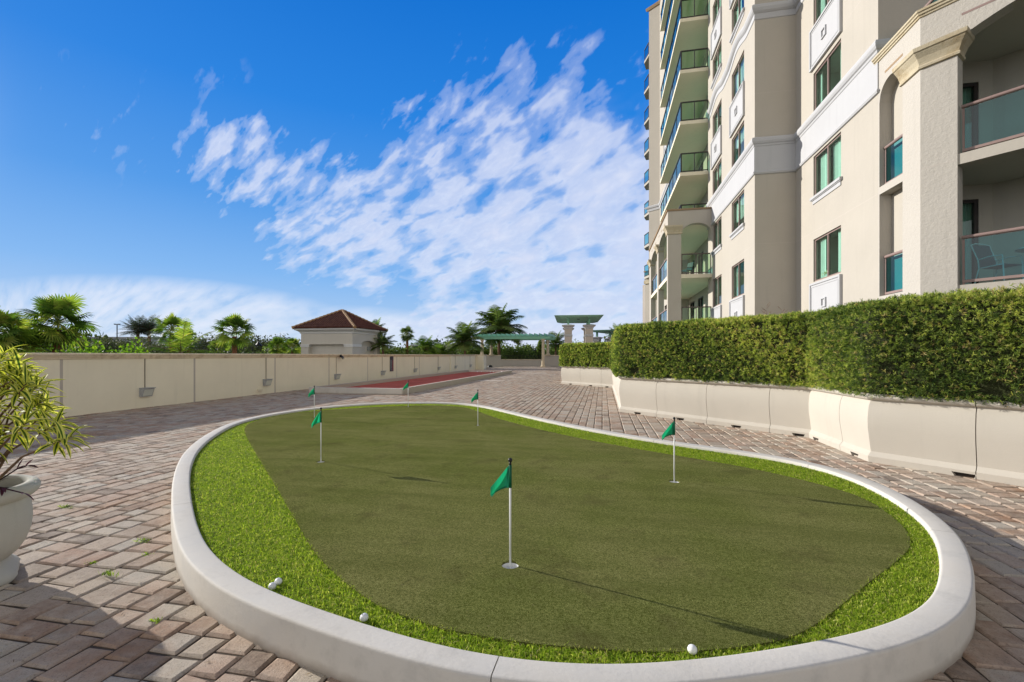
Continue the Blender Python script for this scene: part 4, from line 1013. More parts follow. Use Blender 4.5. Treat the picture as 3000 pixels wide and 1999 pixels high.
for k, a, b in rows:
    window(frA, 16.36, 18.3, a, b, sill=(k in (2, 5, 7, 8, 9)))
    window(frB, 21.22, 23.15, a, b, sill=(k in (2, 5, 7, 8, 9))); window(frB, 25.02, 26.95, a, b, sill=(k in (2, 5, 7, 8, 9)))
    if k > 1: window(frD, 39.0, 40.6, a, b)
for z0, z1 in ((2.55, 4.09), (11.83, 13.30), (17.95, 19.37)):
    for fr, a, b in ((frA, 16.28, 18.46), (frB, 21.14, 23.28), (frB, 24.95, 27.08)): panel(fr, a, b, z0, z1)
panel(frD, 38.9, 40.7, 17.95, 19.37); panel(frD, 38.9, 40.7, 11.83, 13.3); panel(frD, 38.9, 40.7, 24., 25.4)
# --- white belt course with mouldings
belt = [(14.5, YE), (XF, YE), (XF, YC), (X1, YC), (X1, YB0)]
m = MB(); sweep(m, belt, [(.0, 8.74), (.05, 8.76), (.075, 8.82), (.05, 8.87), (.03, 8.885), (.028, 9.86), (.05, 9.88), (.06, 9.94), (.10, 9.97), (.135, 10.04), (.14, 10.12), (.115, 10.19), (.06, 10.22), (.0, 10.23)])
m.build('belt_course', 'trim', tower, smooth=False)
def bumpz(p):
    if p.x > X1+.01: return 0.
    for c in (22.2, 26.0):
        s = abs(p.y-c)/1.45
        if s < 1: return .30*(.5+.5*math.cos(PI*s))**.8
    return 0.
path = [(14.5, YE), (XF, YE), (XF, YC), (X1, YC)]+[(X1, YC+.15+k*(YB0-YC-.16)/80) for k in range(81)]
m = MB(); sweep(m, path, [(.0, 14.95), (.03, 14.97), (.03, 15.0), (.018, 15.01), (.018, 15.2), (.05, 15.22), (.10, 15.27), (.14, 15.36), (.14, 15.44), (.10, 15.52), (.0, 15.55)], zoff=bumpz)
m.build('cornice', 'trim', tower)
m = MB(); sweep(m, [(5.2, YB1), (5.2, 43.9), (4.3, 44.6), (8, 44.6)], [(.0, 15.0), (.05, 15.02), (.05, 15.25), (.12, 15.3), (.14, 15.44), (.0, 15.55)]); m.build('cornice', 'trim', tower)
m = MB(); sweep(m, [(14.5, YE), (XF, YE), (XF, YC), (X1, YC), (X1, YB0), (6.55, YB0), (6.55, YB1), (5.2, YB1), (5.2, 43.9), (4.3, 44.6), (8, 44.6)], [(.0, TOP-.3), (.08, TOP-.25), (.1, TOP-.05), (.1, TOP+.05), (-.3, TOP+.05)]); m.build('roof_edge', 'brownedge', tower)

# --- glass guard: top rail, bottom rail, panes between posts
def railing(p0, p1, z, h, post, panes, fm, gm, parent, round_rail=False, name='railing'):
    P0, P1 = Vector((p0[0], p0[1], 0)), Vector((p1[0], p1[1], 0)); T = (P1-P0); L_ = T.length; T.normalize(); Nn = Vector((-T.y, T.x, 0))
    fr = Fr(P0.x, P0.y, T.x, T.y, Nn.x, Nn.y); m = MB()
    if round_rail: m.tube([fr(-.01, 0, z+h), fr(L_+.01, 0, z+h)], .042, 12); m.box(0, L_, -.03, .03, z+.06, z+.12, fr)
    else: m.box(0, L_, -.035, .035, z+h-.06, z+h, fr); m.box(0, L_, -.025, .025, z+.05, z+.10, fr)
    for k in range(post+1):
        s = k*L_/post; s = min(max(s, .022), L_-.022); m.box(s-.02, s+.02, -.0195, .0195, z, z+h-.055, fr)
    o = m.build(name, fm, parent)
    for k in range(panes):
        a, b = k*L_/panes+.03, (k+1)*L_/panes-.03
        m = MB(); m.quad(fr(a, 0, z+.1), fr(b, 0, z+.1), fr(b, 0, z+h-.05), fr(a, 0, z+h-.05)); m.build('pane', gm, o)
    return o
def slider(fr, d0, d1, z0, z1, parent=None):
    w = .08; m = MB(); md = (d0+d1)/2
    m.box(d0, d0+w, .03, .12, z0, z1, fr); m.box(d1-w, d1, .03, .12, z0, z1, fr); m.box(d0+w, d1-w, .03, .12, z1-w, z1, fr); m.box(d0+w, d1-w, .03, .12, z0, z0+.06, fr); m.box(md-.05, md+.05, .02, .13, z0+.06, z1-w, fr)
    o = m.build('sliding_door', 'dark_frame', parent or tower)
    m = MB(); m.quad(fr(d0+w, .075, z0+.06), fr(d1-w, .075, z0+.06), fr(d1-w, .075, z1-w), fr(d0+w, .075, z1-w)); m.build('pane', 'glass_dark', o)
    m = MB(); n = 40
    for i in range(n):
        a, b = d0+(d1-d0)*i/n, d0+(d1-d0)*(i+1)/n
        m.quad(fr(a, .26+.03*math.sin(i*1.7), z0), fr(b, .26+.03*math.sin(i*1.7+1.7), z0), fr(b, .26+.03*math.sin(i*1.7+1.7), z1), fr(a, .26+.03*math.sin(i*1.7), z1))
    m.build('curtain', 'curtain', o); return o
for a, b, c, e in doors:
    if c < 31: slider(frR, a, b, c, e)
# --- stacked balconies over the middle loggia
for f in range(3, 12):
    z = 3.0*f+.18
    if f == 11: z = 33.18
    m = MB(); m.box(XB, 6.549, YB0-.02, YB1+.02, z-.20, z); o = m.build('balcony', 'soffit', tower)
    railing((XB+.07, YB0+.04), (6.0, YB0+.04), z, 1.14, 2, 2, 'dark_frame', 'glass_end', o)
    railing((XB+.06, YB0+.04), (XB+.06, YB1-.03), z, 1.14, 6, 6, 'dark_frame', 'glass_rail', o)
    railing((XB+.07, YB1-.04), (5.2, YB1-.04), z, 1.14, 1, 1, 'dark_frame', 'glass_end', o)
# --- small far balconies past the chamfered corner
for f in range(3, 11):
    z = 3.0*f+.1; m = MB(); pts = [(4.35, 44.75), (3.98, 46.0), (4.25, 47.0), (6, 47.0), (6, 44.75)]
    for zz in (z-.2, z): m.poly([(x, y, zz) for x, y in pts])
    for i in range(5): a, b = pts[i], pts[(i+1) % 5]; m.quad((a[0], a[1], z-.2), (b[0], b[1], z-.2), (b[0], b[1], z), (a[0], a[1], z))
    o = m.build('balcony', 'facade', tower); railing((4.3, 44.9), (4.02, 46.0), z, 1.1, 1, 1, 'dark_frame', 'glass_rail', o)

# --- arcaded loggias
def arch_span(m, fr, d0, d1, zs, rise, ztop, thick, n=20, semi=True):
    arc = []
    for i in range(n+1):
        s = 2*i/n-1; arc.append((d0+(d1-d0)*i/n, zs+rise*math.sqrt(max(0, 1-s*s)) if semi else zs+rise*(1-s*s)))
    for i in range(n):
        (p, zp), (q, zq) = arc[i], arc[i+1]
        m.quad(fr(p, 0, zp), fr(q, 0, zq), fr(q, 0, ztop), fr(p, 0, ztop)); m.quad(fr(p, thick, zp), fr(q, thick, zq), fr(q, thick, ztop), fr(p, thick, ztop))
        m.quad(fr(p, 0, zp), fr(q, 0, zq), fr(q, thick, zq), fr(p, thick, zp))
CAP = [(.002, 8.36), (.05, 8.37), (.06, 8.42), (.035, 8.45), (.05, 8.50), (.09, 8.60), (.16, 8.70), (.17, 8.72), (.20, 8.74), (.21, 8.83), (.0, 8.84)]
PAR = 9.70
# middle loggia: front X=3.65, near end Y=27.1
Y0 = 27.12
logg = MB(); frF = Fr(XL, 0, 0, 1, 1, 0); frN = Fr(0, Y0, 1, 0, 0, 1)
TH = .36
piers = [(Y0, Y0+.42), (31.6, 32.3), (36.4, 37.4)]
for a, b in piers: logg.box(a, b, 0, TH, -.3, PAR, frF)
for (a, b) in ((piers[0][1], 31.6), (32.3, 36.4)): arch_span(logg, frF, a, b, 8.35, .62, PAR, TH)
logg.box(XL+TH, XL+.72, 0, TH, -.3, PAR, frN); arch_span(logg, frN, XL+.72, X1, 8.35, .60, PAR, TH)
logg.build('loggia_wall', 'facade', tower)
for z in (3.08, 6.08):
    m = MB(); m.box(XL+.02, 6.548, Y0+.02, YB1, z-.22, z); m.build('loggia_floor', 'soffit', tower)
m = MB(); m.box(XL+TH, 6.548, Y0+TH, YB1, 8.92, 8.95); m.build('loggia_ceiling', 'soffit', tower)
m = MB(); sweep(m, [(X1, Y0), (XL, Y0), (XL, YB1)][::-1], [(.0, PAR-.02), (.06, PAR-.01), (.08, PAR+.07), (-.45, PAR+.09)]) if False else sweep(m, [(X1, Y0), (XL, Y0), (XL, YB1)], [(.0, PAR-.02), (.06, PAR-.01), (.08, PAR+.07), (-.45, PAR+.09)])
m.build('parapet_cap', 'brownedge', tower)
m = MB(); sweep(m, [(XL+.78, Y0), (XL, Y0), (XL, Y0+.42+.12)], CAP); m.build('capital', 'coral', tower)
for a, b in piers[1:]:
    m = MB(); sweep(m, [(XL+TH, a), (XL, a), (XL, b+.05)], CAP); m.build('capital', 'coral', tower)
m = MB()
for a in (28.3, 29.6, 30.9, 32.9, 34.0, 35.2): m.box(a, a+.6, -.004, .003, 9.28, 9.34, frF)
m.build('slot', 'brownedge', tower)
for z in (3.08, 6.08):
    railing((XL+.75, Y0+.08), (X1-.03, Y0+.08), z, 1.16, 2, 2, 'bronze', 'glass_end', tower)
    railing((XL+.10, piers[0][1]+.02), (XL+.10, 31.58), z, 1.16, 2, 2, 'mauve', 'glass_rail', tower); railing((XL+.10, 32.32), (XL+.10, 36.38), z, 1.16, 2, 2, 'mauve', 'glass_rail', tower)
# far chamfered loggia block
frC = Fr(5.0, 45.0, -.72, .694, .694, .72)
m = MB(); m.box(-1.2, 1.3, .0, 1.6, -.3, 9.55, frC); m.build('loggia_wall', 'facade', tower)
m = MB(); m.box(-1.22, 1.4, -.10, .6, 9.551, 9.66, frC); m.build('parapet_cap', 'brownedge', tower)
m = MB(); m.box(.0, 1.36, -.12, -.002, 8.4, 8.75, frC); m.build('capital', 'coral', tower)
m = MB(); m.box(1.305, 1.8, .25, 1.5, -.3, 8.4, frC); m.build('loggia_pier', 'pier', tower)

# near loggia: one narrow arch facing the terrace, then the chamfer with the wide opening
YK = 12.65; s2 = math.sqrt(.5)
frK = Fr(XF, YK, s2, -s2, s2, s2)     # along the chamfer towards the viewer
wl = MB(); TH2 = .30
arch_span(wl, frA, 13.31, 14.30, 8.45, .50, PAR, TH2)
wl.box(14.30, YE-.001, 0, TH2, -.3, PAR, frA)
for z0, z1 in ((-.3, 3.12), (5.93, 6.13)): wl.box(13.31, 14.30, .0, TH2, z0, z1, frA)
for z in (5.93,): pass
# corner pier as one prism
pp = [(XF, 13.31), (XF, YK), frK(.652, 0, 0)[:2], frK(.652, .42, 0)[:2], (XF+.45, 13.31)]
wl.poly([(x, y, PAR) for x, y in pp])
for i in range(5):
    a, b = pp[i], pp[(i+1) % 5]; wl.quad((a[0], a[1], -.3), (b[0], b[1], -.3), (b[0], b[1], PAR), (a[0], a[1], PAR))
arch_span(wl, frK, .652, 4.6, 8.72, .45, PAR, .34, semi=False); wl.box(4.6, 6.0, 0, .34, -.3, PAR, frK)
wl.build('loggia_wall', 'facade_rough', tower)
m = MB()
for z in (3.10, 6.10): m.poly([frK(.652, .02, z), frK(4.6, .02, z), frK(4.6, 4.0, z), frK(-.9, 4.0, z), (XF+.31, 14.3, z), (XF+.31, 13.32, z)])
for z in (2.86, 5.86, 9.02): m.poly([frK(.652, .02, z), frK(4.6, .02, z), frK(4.6, 4.0, z), frK(-.9, 4.0, z), (XF+.31, 14.3, z), (XF+.31, 13.32, z)])
for z in (2.86, 5.86): m.quad(frK(.652, .02, z), frK(4.6, .02, z), frK(4.6, .02, z+.24), frK(.652, .02, z+.24))
m.build('loggia_floor', 'facade', tower)
m = MB()      # back walls of the loggia
dw = [(8.1, 9.45, 3.12, 5.5), (8.1, 9.45, 6.12, 8.5)]
wall_with_holes(m, Fr(0, 13.75, 1, 0, 0, 1), XF+.3, 9.75, -.3, 9.02, dw, .1)
fq = Fr(9.75, 13.75, s2, -s2, s2, s2); wall_with_holes(m, fq, 0, 5, -.3, 9.02, [])
m.quad((XF+.3, 13.75, -.3), (XF+.3, 14.36, -.3), (XF+.3, 14.36, 9.02), (XF+.3, 13.75, 9.02))
m.build('loggia_back_wall', 'facade', tower)
for h in dw: slider(Fr(0, 13.75, 1, 0, 0, 1), h[0], h[1], h[2], h[3])
m = MB(); sweep(m, [frK(6, 0, 0)[:2], (XF, YK), (XF, YE+.12)], [(.0, PAR-.10), (.03, PAR-.09), (.035, PAR-.05), (.065, PAR-.04), (.07, PAR), (.10, PAR+.02), (.10, PAR+.07), (-.5, PAR+.08)])
m.build('parapet_cap', 'coral', tower)
m = MB(); sweep(m, [frK(.652, .40, 0)[:2], frK(.652, 0, 0)[:2], (XF, YK), (XF, 13.36)], CAP); m.build('capital', 'coral', tower)
m = MB(); m.box(13.3, 14.05, -.004, .003, 9.13, 9.19, frA); m.build('slot', 'brownedge', tower)
m = MB(); m.box(.72, 2.6, -.005, .003, 9.22, 9.27, frK); m.build('slot', 'mauve', tower)
m = MB(); m.box(YK+.01, 13.3, -.0012, .0, 5.96, 5.975, frA); m.box(.01, .64, -.0012, .0, 5.96, 5.975, frK); m.build('wall_joint', 'pier', tower)
for z in (3.10, 6.10):
    a, b = frK(.70, .16, 0)[:2], frK(4.58, .16, 0)[:2]; railing(a, b, z, 1.10, 3, 3, 'mauve', 'glass_rail', tower, True)
    railing((XF+.14, 13.33), (XF+.14, 14.28), z, 1.10, 1, 1, 'mauve', 'glass_rail', tower, True)
railing((8.2, 13.0), (8.2, 14.34), 9.0, 1.5, 1, 1, 'mauve', 'glass_rail', tower, True)

# patio set behind the near glass, one floor up
def patio_chair(d, n, rz, lab):
    x, y, z = frK(d, n, 3.105); t = empty('patio_chair', (x, y, z), rz)
    m = MB()
    for s in (-.26, .26):
        m.tube([(s, .28, 0), (s, .26, .42), (s, .25, .62), (s, .0, .64), (s, -.22, .60)], .014, 8); m.tube([(s, -.30, 0), (s, -.2, .40), (s, -.22, .60), (s, -.36, .98)], .014, 8); m.tube([(s, .26, .42), (s, -.2, .40)], .014, 8)
    m.tube([(-.26, -.36, .98), (-.12, -.38, 1.02), (.12, -.38, 1.02), (.26, -.36, .98)], .014, 8); m.build('frame', 'white', t)
    m = MB(); m.hexa([(-.25, -.2, .395), (.25, -.2, .395), (.25, .26, .415), (-.25, .26, .415), (-.25, -.2, .41), (.25, -.2, .41), (.25, .26, .43), (-.25, .26, .43)]); m.build('seat', 'teal_cloth', t)
    m = MB(); m.hexa([(-.25, -.2, .42), (.25, -.2, .42), (.25, -.185, .42), (-.25, -.185, .42), (-.25, -.365, .98), (.25, -.365, .98), (.25, -.35, .98), (-.25, -.35, .98)]); m.build('backrest', 'teal_cloth', t)
    tag(t, lab, 'chair', 'patio chairs behind the near balcony glass')
patio_chair(1.18, .75, R(200), 'sling patio chair behind the balcony glass, left of the round table'); patio_chair(2.3, 1.3, R(-60), 'sling patio chair behind the round table on the near balcony')
x, y, z = frK(1.95, .75, 3.105); t = empty('patio_table', (x, y, z))
m = MB(); m.lathe([(.001, .70), (.5, .70), (.52, .71), (.5, .725), (.001, .725)], 28); m.build('table_top', 'grey_metal', t)
m = MB(); m.tube([(0, 0, .02), (0, 0, .70)], .03, 10); m.lathe([(.28, 0), (.27, .02), (.04, .05), (.03, .08)], 20); m.build('pedestal', 'white', t)
tag(t, 'round patio table behind the near balcony glass', 'table')
t = empty('patio_chair', (4.9, 28.6, 6.085), R(120)); m = MB()
for sx in (-.25, .25): m.tube([(sx, .25, 0), (sx, .22, .42), (sx, -.22, .40), (sx, -.34, .95)], .014, 6); m.tube([(sx, -.28, 0), (sx, -.22, .4)], .014, 6)
m.build('frame', 'dark_frame', t); m = MB(); m.box(-.24, .24, -.22, .22, .42, .47); m.build('seat', 'teal_cloth', t); m = MB(); m.hexa([(-.24, -.22, .47), (.24, -.22, .47), (.24, -.19, .47), (-.24, -.19, .47), (-.24, -.34, .95), (.24, -.34, .95), (.24, -.31, .95), (-.24, -.31, .95)]); m.build('backrest', 'teal_cloth', t)
tag(t, 'dark chair on the middle loggia balcony behind green glass', 'chair')
# flower pot on the sill of the lowest near window
t = empty('flower_pot', (7.72, 17.75, 4.21)); m = MB(); m.lathe([(.05, 0), (.07, .12), (.075, .13), (.06, .13), (.001, .12)], 14); m.build('pot', 'white', t)
V, Rn = [], []
P = np.array([[0, 0, .16]])+rng.normal(0, .045, (60, 3))*np.array([1, 1, 1.0]); D = nrmz(rng.normal(0, 1, (60, 3)))
MAT['petal'] = M_leaf('petal', [(0, (.75, .68, .52)), (1, (.85, .8, .7))], .3); quads_np('flowers', leaf_quads(P, D, nrmz(rng.normal(0, 1, (60, 3))), np.full(60, .07), np.full(60, .05)), 'petal', t, {'rnd': ('FACE', rng.random(60))})
tag(t, 'small pot of pale flowers inside the lowest near window', 'flower pot')
# two bare twiggy shrubs against the shaded return wall
for i, (x, y, h, lab) in enumerate(((6.32, 19.45, 3.75, 'taller bare twiggy shrub on the left, before the shaded wall of the tower'), (6.85, 19.45, 3.55, 'shorter bare twiggy shrub on the right, before the shaded wall of the tower'))):
    m = MB(); rr = random.Random(20+i)
    def twig(p, d, L_, r_, lev):
        q = p+d*L_*.5+Vector((rr.uniform(-.02, .02), rr.uniform(-.02, .02), 0)); e = p+d*L_; m.tube([tuple(p), tuple(q), tuple(e)], [r_, r_*.85, r_*.6], 4, False)
        if lev == 0: return
        for k in range(5 if lev == 2 else 3):
            s = rr.uniform(.25, 1); b = p+d*L_*s; a = rr.uniform(0, 2*PI); nd_ = (d*.75+Vector((math.cos(a), math.sin(a)*.6, rr.uniform(-.1, .5)))*.65).normalized(); twig(b, nd_, L_*rr.uniform(.35, .55), r_*.55, lev-1)
    twig(Vector((0, 0, 0)), Vector((0, 0, 1)), h-.5, .018, 0)
    for k in range(14):
        s = 2.0+(h-2.2)*k/14; a = rr.uniform(0, 2*PI); twig(Vector((0, 0, s)), Vector((math.cos(a)*.8, math.sin(a)*.4, .65)).normalized(), .42*(1.25-k/16), .009, 1)
    o = m.build('bare_shrub', 'twig', loc=(x, y, 0)); tag(o, lab, 'shrub')
def tag_pet(ms, root):
    ms.build('petiole', 'bright_stalk', root)
MAT['bright_stalk'] = M_plain('leaf_stalk', (.20, .24, .06), .6, .2)
# ------------------------------------------------------------------ palms, shrubs and far buildings beyond the wall
def fan_palm(name, x, y, z, rad, trunk_h, seed, label, mat='palm', tmat='trunk_red', tr=.16, nl=42, group='palms beyond the parapet wall'):
    g_ = np.random.default_rng(seed); root = empty(name, (x, y, z-trunk_h)); V, Rn = [], []; ms = MB()
    c = np.array([0, 0, trunk_h])
    for i in range(nl):
        az = i*2.399+g_.uniform(-.3, .3); el = R(82-138*(i/nl)**.9)+g_.uniform(-.2, .2)
        d = np.array([math.cos(az)*math.cos(el), math.sin(az)*math.cos(el), math.sin(el)]); pl = rad*(g_.uniform(.40, .60) if i > 6 else g_.uniform(.2, .5))
        hub = c+d*pl*np.array([1, 1, .95])-np.array([0, 0, .05*rad*(1-d[2])]); ms.tube([tuple(c-np.array([0, 0, .15*rad*i/nl])), tuple((c+hub)/2+np.array([0, 0, .03])), tuple(hub)], [.026, .02, .012], 4, False)
        u = np.cross(d, [0, 0, 1.]); u /= max(1e-6, np.linalg.norm(u)); nrm = np.cross(u, d); ro = g_.uniform(-.75, .75); u, nrm = u*math.cos(ro)+nrm*math.sin(ro), nrm*math.cos(ro)-u*math.sin(ro); fl = rad*g_.uniform(.44, .56); k = 22; base = g_.uniform(.05, .95)
        for j in range(k):
            a = (j/(k-1)-.5)*R(225); sd = d*math.cos(a)+u*math.sin(a); sd = sd+nrm*.10*math.cos(a)*(1 if el > 0 else -.3); sd /= np.linalg.norm(sd)
            L_ = fl*(.75+.25*math.cos(a*.8))*g_.uniform(.9, 1.08); s = np.cross(sd, nrm); s /= max(1e-6, np.linalg.norm(s)); w_ = fl*.08
            p0 = hub; dz = np.array([0, 0, -1.])*L_*(.06+.30*max(0., math.cos(el*.9)))*g_.uniform(.5, 1.4); p1 = hub+sd*L_*.58+dz*.12; p2 = hub+sd*L_*.93+dz*.75
            V.append([p0-s*w_*.2, p0+s*w_*.2, p1+s*w_*.6, p1-s*w_*.6]); V.append([p1-s*w_*.6, p1+s*w_*.6, p2+s*w_*.08, p2-s*w_*.08]); q = min(1, max(0, base+g_.normal(0, .08))); Rn += [q, q]
    quads_np('crown', np.array(V), mat, root, {'rnd': ('FACE', Rn)}); tag_pet(ms, root)
    m = MB(); pr = []
    n_ = max(8, int(trunk_h/.25))
    for i in range(n_+1):
        s = i/n_; r_ = tr*(1.15-.25*s)*(1+.10*(i % 2)); pr.append((r_, s*(trunk_h-.28*rad)))
    m.lathe(pr, 12); m.build('trunk', tmat, root)
    tag(root, label, 'palm tree', group); return root
def feather_palm(name, x, y, z, rad, trunk_h, seed, label, mat='palm', nf=22, up=.9, droop=1.2, tmat='trunk', tr=.14, leaf=.42, group='palms beyond the parapet wall', dens=30):
    g_ = np.random.default_rng(seed); root = empty(name, (x, y, z-trunk_h)); V, Rn = [], []; ms = MB(); c = np.array([0, 0, trunk_h])
    for i in range(nf):
        az = i*2.399+g_.uniform(-.25, .25); el = R(86-95*(i/nf)**.85)*up+g_.uniform(-.08, .08); d = np.array([math.cos(az)*math.cos(el), math.sin(az)*math.cos(el), math.sin(el)])
        L_ = rad*g_.uniform(.9, 1.12)*(1.1 if el > 0 else .95); n = 12; p = c.copy(); pts = [p.copy()]; ds = []
        tw = g_.uniform(-.5, .5)
        for k in range(n):
            ds.append(d.copy()); p = p+d*L_/n; pts.append(p.copy()); d = d+np.array([0, 0, -droop/n*(.4+1.2*k/n)]); d /= np.linalg.norm(d)
        ds.append(d.copy()); ms.tube([tuple(q) for q in pts], [.028*(1-.8*k/n)*rad/2.4 for k in range(n+1)], 4, False)
        base = g_.uniform(.15, .8); nl_ = dens
        for j in range(nl_):
            s = .12+.87*j/(nl_-1); kf = s*n; k = min(int(kf), n-1); f = kf-k; q = pts[k]*(1-f)+pts[k+1]*f; dd = ds[k]
            u = np.cross(dd, [0, 0, 1.]); u /= max(1e-6, np.linalg.norm(u)); nr = np.cross(u, dd)
            ll = rad*leaf*(math.sin(PI*min(1, .18+.8*s))**.7)*g_.uniform(.85, 1.1)
            for sg in (-1, 1):
                ld = u*sg*(.82)+dd*.62+nr*(.12+tw*.2*sg)+np.array([0, 0, -.30*g_.uniform(.5, 1.5)]); ld /= np.linalg.norm(ld); w_ = ll*.085+.012*rad/2.4; sw = np.cross(ld, nr); sw /= max(1e-6, np.linalg.norm(sw))
                mid = q+ld*ll*.5; tip = q+ld*ll+np.array([0, 0, -ll*.16])
                V.append([q-sw*w_*.3, q+sw*w_*.3, mid+sw*w_*.5, mid-sw*w_*.5]); V.append([mid-sw*w_*.5, mid+sw*w_*.5, tip+sw*w_*.06, tip-sw*w_*.06]); v = min(1, max(0, base+g_.normal(0, .1))); Rn += [v, v]
    quads_np('crown', np.array(V), mat, root, {'rnd': ('FACE', Rn)}); ms.build('frond_stem', MAT['stem'] if mat != 'palm' else 'stem', root)
    m = MB(); n_ = max(6, int(trunk_h/.3)); m.lathe([(tr*(1.2-.35*i/n_)*(1+.06*(i % 2)), i/n_*trunk_h) for i in range(n_+1)], 10); m.build('trunk', tmat, root)
    tag(root, label, 'palm tree', group); return root
def px2(x, f): return rf((x-1500)/1333.*f, f)
def zpx(y, f): return EYE-(y-1041)*f/1333.
def palm_at(kind, x, f, yc, rad, th, seed, label, **k):
    a, b = px2(x, f); fn = fan_palm if kind == 'fan' else feather_palm; fn('fan_palm' if kind == 'fan' else k.pop('nm', 'coconut_palm'), a, b, zpx(yc, f), rad, th, seed, label, **k)
palm_at('fan', 167, 25, 938, 1.85, 9.0, 1, 'large fan palm with reddish trunk at the far left behind the wall', tr=.20, nl=36)
palm_at('fan', -25, 22, 968, 1.6, 8., 2, 'fan palm cut by the left picture edge behind the wall')
palm_at('feather', 70, 24, 1022, 1.7, 8., 3, 'low feather palm between the left edge and the large fan palm', droop=1.5, nf=18)
palm_at('fan', 236, 30, 1022, .9, 6., 4, 'small low fan palm right of the large fan palm', nl=26)
palm_at('feather', 404, 85, 972, 3.0, 11., 5, 'left one of the two dark date palms standing far off', mat='palm_cool', nf=44, up=.85, droop=.7, leaf=.26, nm='date_palm', dens=24, tr=.3)
palm_at('feather', 437, 85, 968, 3.1, 11.5, 6, 'right one of the two dark date palms standing far off', mat='palm_cool', nf=44, up=.85, droop=.7, leaf=.26, nm='date_palm', dens=24, tr=.3)
palm_at('fan', 503, 28, 960, 1.25, 8.5, 7, 'yellow-green fan palm above the fountain-like feather palm', nl=26, tr=.13)
palm_at('fan', 552, 34, 985, .75, 8.5, 77, 'small pale fan palm partly behind the fountain-like feather palm', nl=26, tr=.12)
palm_at('feather', 530, 24, 1040, 1.85, 6., 8, 'fountain-like feather palm low behind the wall', nf=15, droop=1.05, leaf=.36, dens=24)
palm_at('fan', 687, 30, 968, 1.45, 8.5, 9, 'fan palm with slim red trunk left of the curved street lamp', nl=28, tr=.15)
palm_at('fan', 640, 38, 1018, 1.0, 6., 10, 'small fan palm left of the slim red trunk', nl=26)
palm_at('fan', 815, 40, 1014, 1.05, 6., 11, 'small fan palm right of the curved street lamp', nl=28)
palm_at('fan', 858, 42, 1012, 1.1, 6., 12, 'small fan palm touching the left side of the pool house', nl=28)
palm_at('feather', 1122, 44, 1012, 1.5, 8., 13, 'feather palm at the right side of the pool house', mat='palm_dark', nf=22, droop=1.3)
palm_at('feather', 1103, 52, 962, 1.2, 12., 14, 'palm showing only a frond tip above the pool house eave', nf=12)
palm_at('fan', 1193, 46, 977, .95, 10., 15, 'slim fan palm standing free between pool house and coconut palms', mat='palm_dark', nl=34, tr=.13)
palm_at('feather', 1247, 48, 1026, 1.75, 7., 16, 'low feather palm right of the slim fan palm', nf=22, droop=1.5)
palm_at('feather', 1290, 52, 1034, 1.6, 7., 17, 'low feather palm left of the big coconut palms', nf=18, droop=1.5)
palm_at('feather', 1362, 52, 1004, 2.5, 9., 18, 'left big coconut palm with upright spear behind the pergola end', mat='palm_dark', nf=26, droop=1.35, dens=36)
palm_at('feather', 1462, 64, 972, 4.0, 12., 19, 'tallest coconut palm rising above the pergola', mat='palm_dark', nf=30, droop=1.45, dens=40, tr=.22)
palm_at('feather', 1628, 68, 1010, 2.3, 9., 20, 'coconut palm between the pergola and the gazebo', mat='palm_dark', nf=20, droop=1.2)
palm_at('feather', 1808, 70, 983, 1.8, 10., 21, 'palm peeping over the hedge right of the gazebos', mat='palm_dark', nf=22, droop=.9)
palm_at('fan', 1546, 76, 1022, 1.0, 8., 22, 'small distant fan palm seen under the pergola', mat='palm_dark', nl=28)

def leaf_mass(V, Rn, c, r, n, s, g_, asp=.62):
    """leaf clumps through an ellipsoid volume, denser to the skin"""
    u = nrmz(g_.normal(0, 1, (n, 3))); rr = g_.random((n, 1))**.30; lump = 1+.22*np.sin(u[:, :1]*5+c[0])*np.sin(u[:, 1:2]*6+c[1])*np.cos(u[:, 2:]*5+r[0])
    P = np.array(c)+u*rr*lump*np.array(r); D = nrmz(u*.5+g_.normal(0, .7, (n, 3)))
    V.append(leaf_quads(P, D, nrmz(g_.normal(0, 1, (n, 3))), s*g_.uniform(.6, 1.3, n), s*asp*g_.uniform(.7, 1.2, n))); Rn.append(np.clip(g_.normal(.42, .22, n)+.15*u[:, 2], 0, 1))
def bush(name, x, f, ytop, w, depth, seed, label, mat, s=.16, n=2600, cat='shrub', lobes=5, zlow=-1.2):
    g_ = np.random.default_rng(seed); a, b = px2(x, f); zt = zpx(ytop-9, f); root = empty(name, (a, b, -7)); V, Rn = [], []
    for k in range(lobes):
        ox = (k-(lobes-1)/2)/max(1, lobes-1)*w*1.5 if lobes > 1 else 0; rz = (zt-zlow)/2*g_.uniform(.92, 1.03); q = rf(ox, g_.uniform(-.3, .3)*depth); leaf_mass(V, Rn, (q[0], q[1], zlow+rz+7+g_.uniform(-.1, 0)), (w*.62, depth, rz*1.04), 2*n//lobes, s*1.05, g_, .75)
    quads_np('crown', np.concatenate(V), mat, root, {'rnd': ('FACE', np.concatenate(Rn))})
    m = MB(); m.lathe([(.16, 0), (.12, 3.5), (.08, 6.8+zlow), (.02, 7+(zlow+zt)/2)], 8); m.build('trunk', 'trunk', root); tag(root, label, cat)
bush('bright_shrub', 335, 17.5, 1011, 1.0, .9, 31, 'bright green glossy shrub just over the wall below the date palms', 'bright_leaf', .12, 3200)
bush('shade_tree', 350, 55, 999, 4.2, 2.5, 32, 'spreading grey-green tree left behind the bright shrub', 'grey_leaf', .22, 6500, 'tree', 6)
bush('shade_tree', 450, 48, 1014, 2.2, 1.6, 33, 'low grey-green tree at the foot of the fountain-like feather palm', 'grey_leaf', .2, 3500, 'tree', 4)
bush('shade_tree', 615, 58, 990, 2.4, 2., 34, 'grey-green round tree left of the slim red palm trunk', 'grey_leaf', .22, 4000, 'tree', 4)
